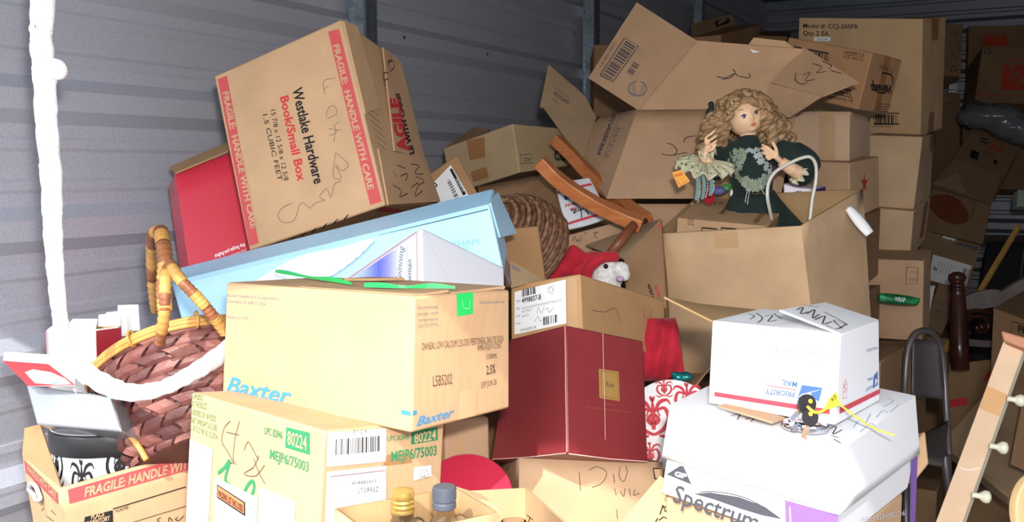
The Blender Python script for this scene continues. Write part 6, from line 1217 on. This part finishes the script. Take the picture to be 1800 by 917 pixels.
q = [(1404+15*math.cos(2*math.pi*k/20), 358+22*math.sin(2*math.pi*k/20)) for k in range(20)]; b.poly('f', q, mat('pale_gold_print', (214, 196, 120), .4), 'round_print', off=.0012); b.stroke('f', q, .003, mat('plum_print', (120, 60, 100), .4), 'round_border', closed=True)
b.text('r', 'Lily', (1433, 343), (1447, 339), (0, -6), RED, 'side_lettering', off=.0015, bold=.02); b.poly('r', [(1430, 390), (1442, 384), (1444, 372), (1432, 376)], MATS['pale_gold_print'], 'side_picture', off=.0014)
b.finish('small violet and white toy box behind the doll skirt', 'toy box')
for nm, q, m_, lb in (('red_toy', [(D(1246, 348, .05), .016, (1, 1, 1.2))], VEL, 'red toy scrap under the doll lace cuff'), ('green_toy', [(D(1276, 330, .06), .012, (1.2, 1, .8)), (D(1284, 325, .06), .008, (1, 1, 1))], mat('bright_green', (70, 150, 80), .5), 'green toy scrap beside the doll waist'), ('blue_toy', [(D(1262, 335, .06), .016, (1.4, 1, .8))], mat('dull_violet', (96, 96, 150), .5), 'blue violet toy scrap beside the doll waist'), ('white_toy', [(D(1288, 340, .05), .010, (.8, .8, 1.5))], WHITE, 'white toy tube beside the doll waist')):
    o = blob(q, .003, nm, m_, None); tag(o, lb, 'toy')
b = face4(D(1190, 400, .16), D(1300, 400, .15), D(1296, 352, .15), D(1215, 356, .16), .03); b.body('inner_carton', CB, n=2); b.finish('small brown carton inside the doll carton behind the mill carton', 'carton')

# ------------------------------------------------------------------ lower layers of the heap that carry what is seen
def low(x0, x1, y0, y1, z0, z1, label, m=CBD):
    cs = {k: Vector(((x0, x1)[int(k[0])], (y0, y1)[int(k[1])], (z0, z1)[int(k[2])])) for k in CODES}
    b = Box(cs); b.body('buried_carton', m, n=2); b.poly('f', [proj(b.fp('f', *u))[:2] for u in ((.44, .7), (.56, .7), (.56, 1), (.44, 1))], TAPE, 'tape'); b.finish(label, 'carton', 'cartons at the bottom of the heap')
n_low = ['under the pod carton', 'under the open file carton', 'under the maroon gift box', 'under the doll carton', 'beside the wall under the book box', 'under the pale blue gift box', 'under the white paper carton', 'under the open shipping box', 'beside the wall under the taped carton', 'under the inner stack', 'under the outer stack', 'under the high dim boxes', 'behind the barcode flap', 'under the round wicker basket']
for nm, x0, x1, y0, y1, zs in zip(n_low,
    (-1.22, -1.78, -.98, -.84, -1.95, -1.38, -.54, -1.30, -1.95, -.78, -.56, -1.95, -1.95, -1.36),
    (-.80, -1.30, -.58, -.40, -1.42, -1.00, -.14, -.82, -1.42, -.46, -.28, -1.25, -1.42, -.95),
    (1.02, 1.08, 1.50, 2.30, 1.55, 1.50, 1.36, 2.88, 2.50, 3.12, 3.66, 4.55, 3.62, 2.12),
    (1.40, 1.46, 1.92, 2.74, 2.10, 1.96, 1.80, 3.28, 3.10, 3.50, 4.10, 5.30, 4.15, 2.60),
    ((.36, .72), (.30, .60), (.28, .55), (.45, .90), (.50, 1.02), (.48, .96), (.30, .60), (.55, 1.10), (.60, 1.18), (.40, .80), (.30,), (.56, 1.12, 1.66), (.50, 1.0, 1.50), (.5, .95))):
    z0 = 0.
    for i, z in enumerate(zs):
        low(x0+.01*(i % 2), x1-.012*(i % 2), y0, y1-.01*(i % 2), z0, z-.002, f'plain brown carton {("on the floor", "on the second layer", "on the third layer")[i]} {nm}'); z0 = z
c_ = PK(1.4, 1642, 582, 3.38); low(c_.x-.13, c_.x+.13, c_.y, c_.y+.26, 0, c_.z-.03, 'plain brown carton on the floor under the dim carton behind the newel post')
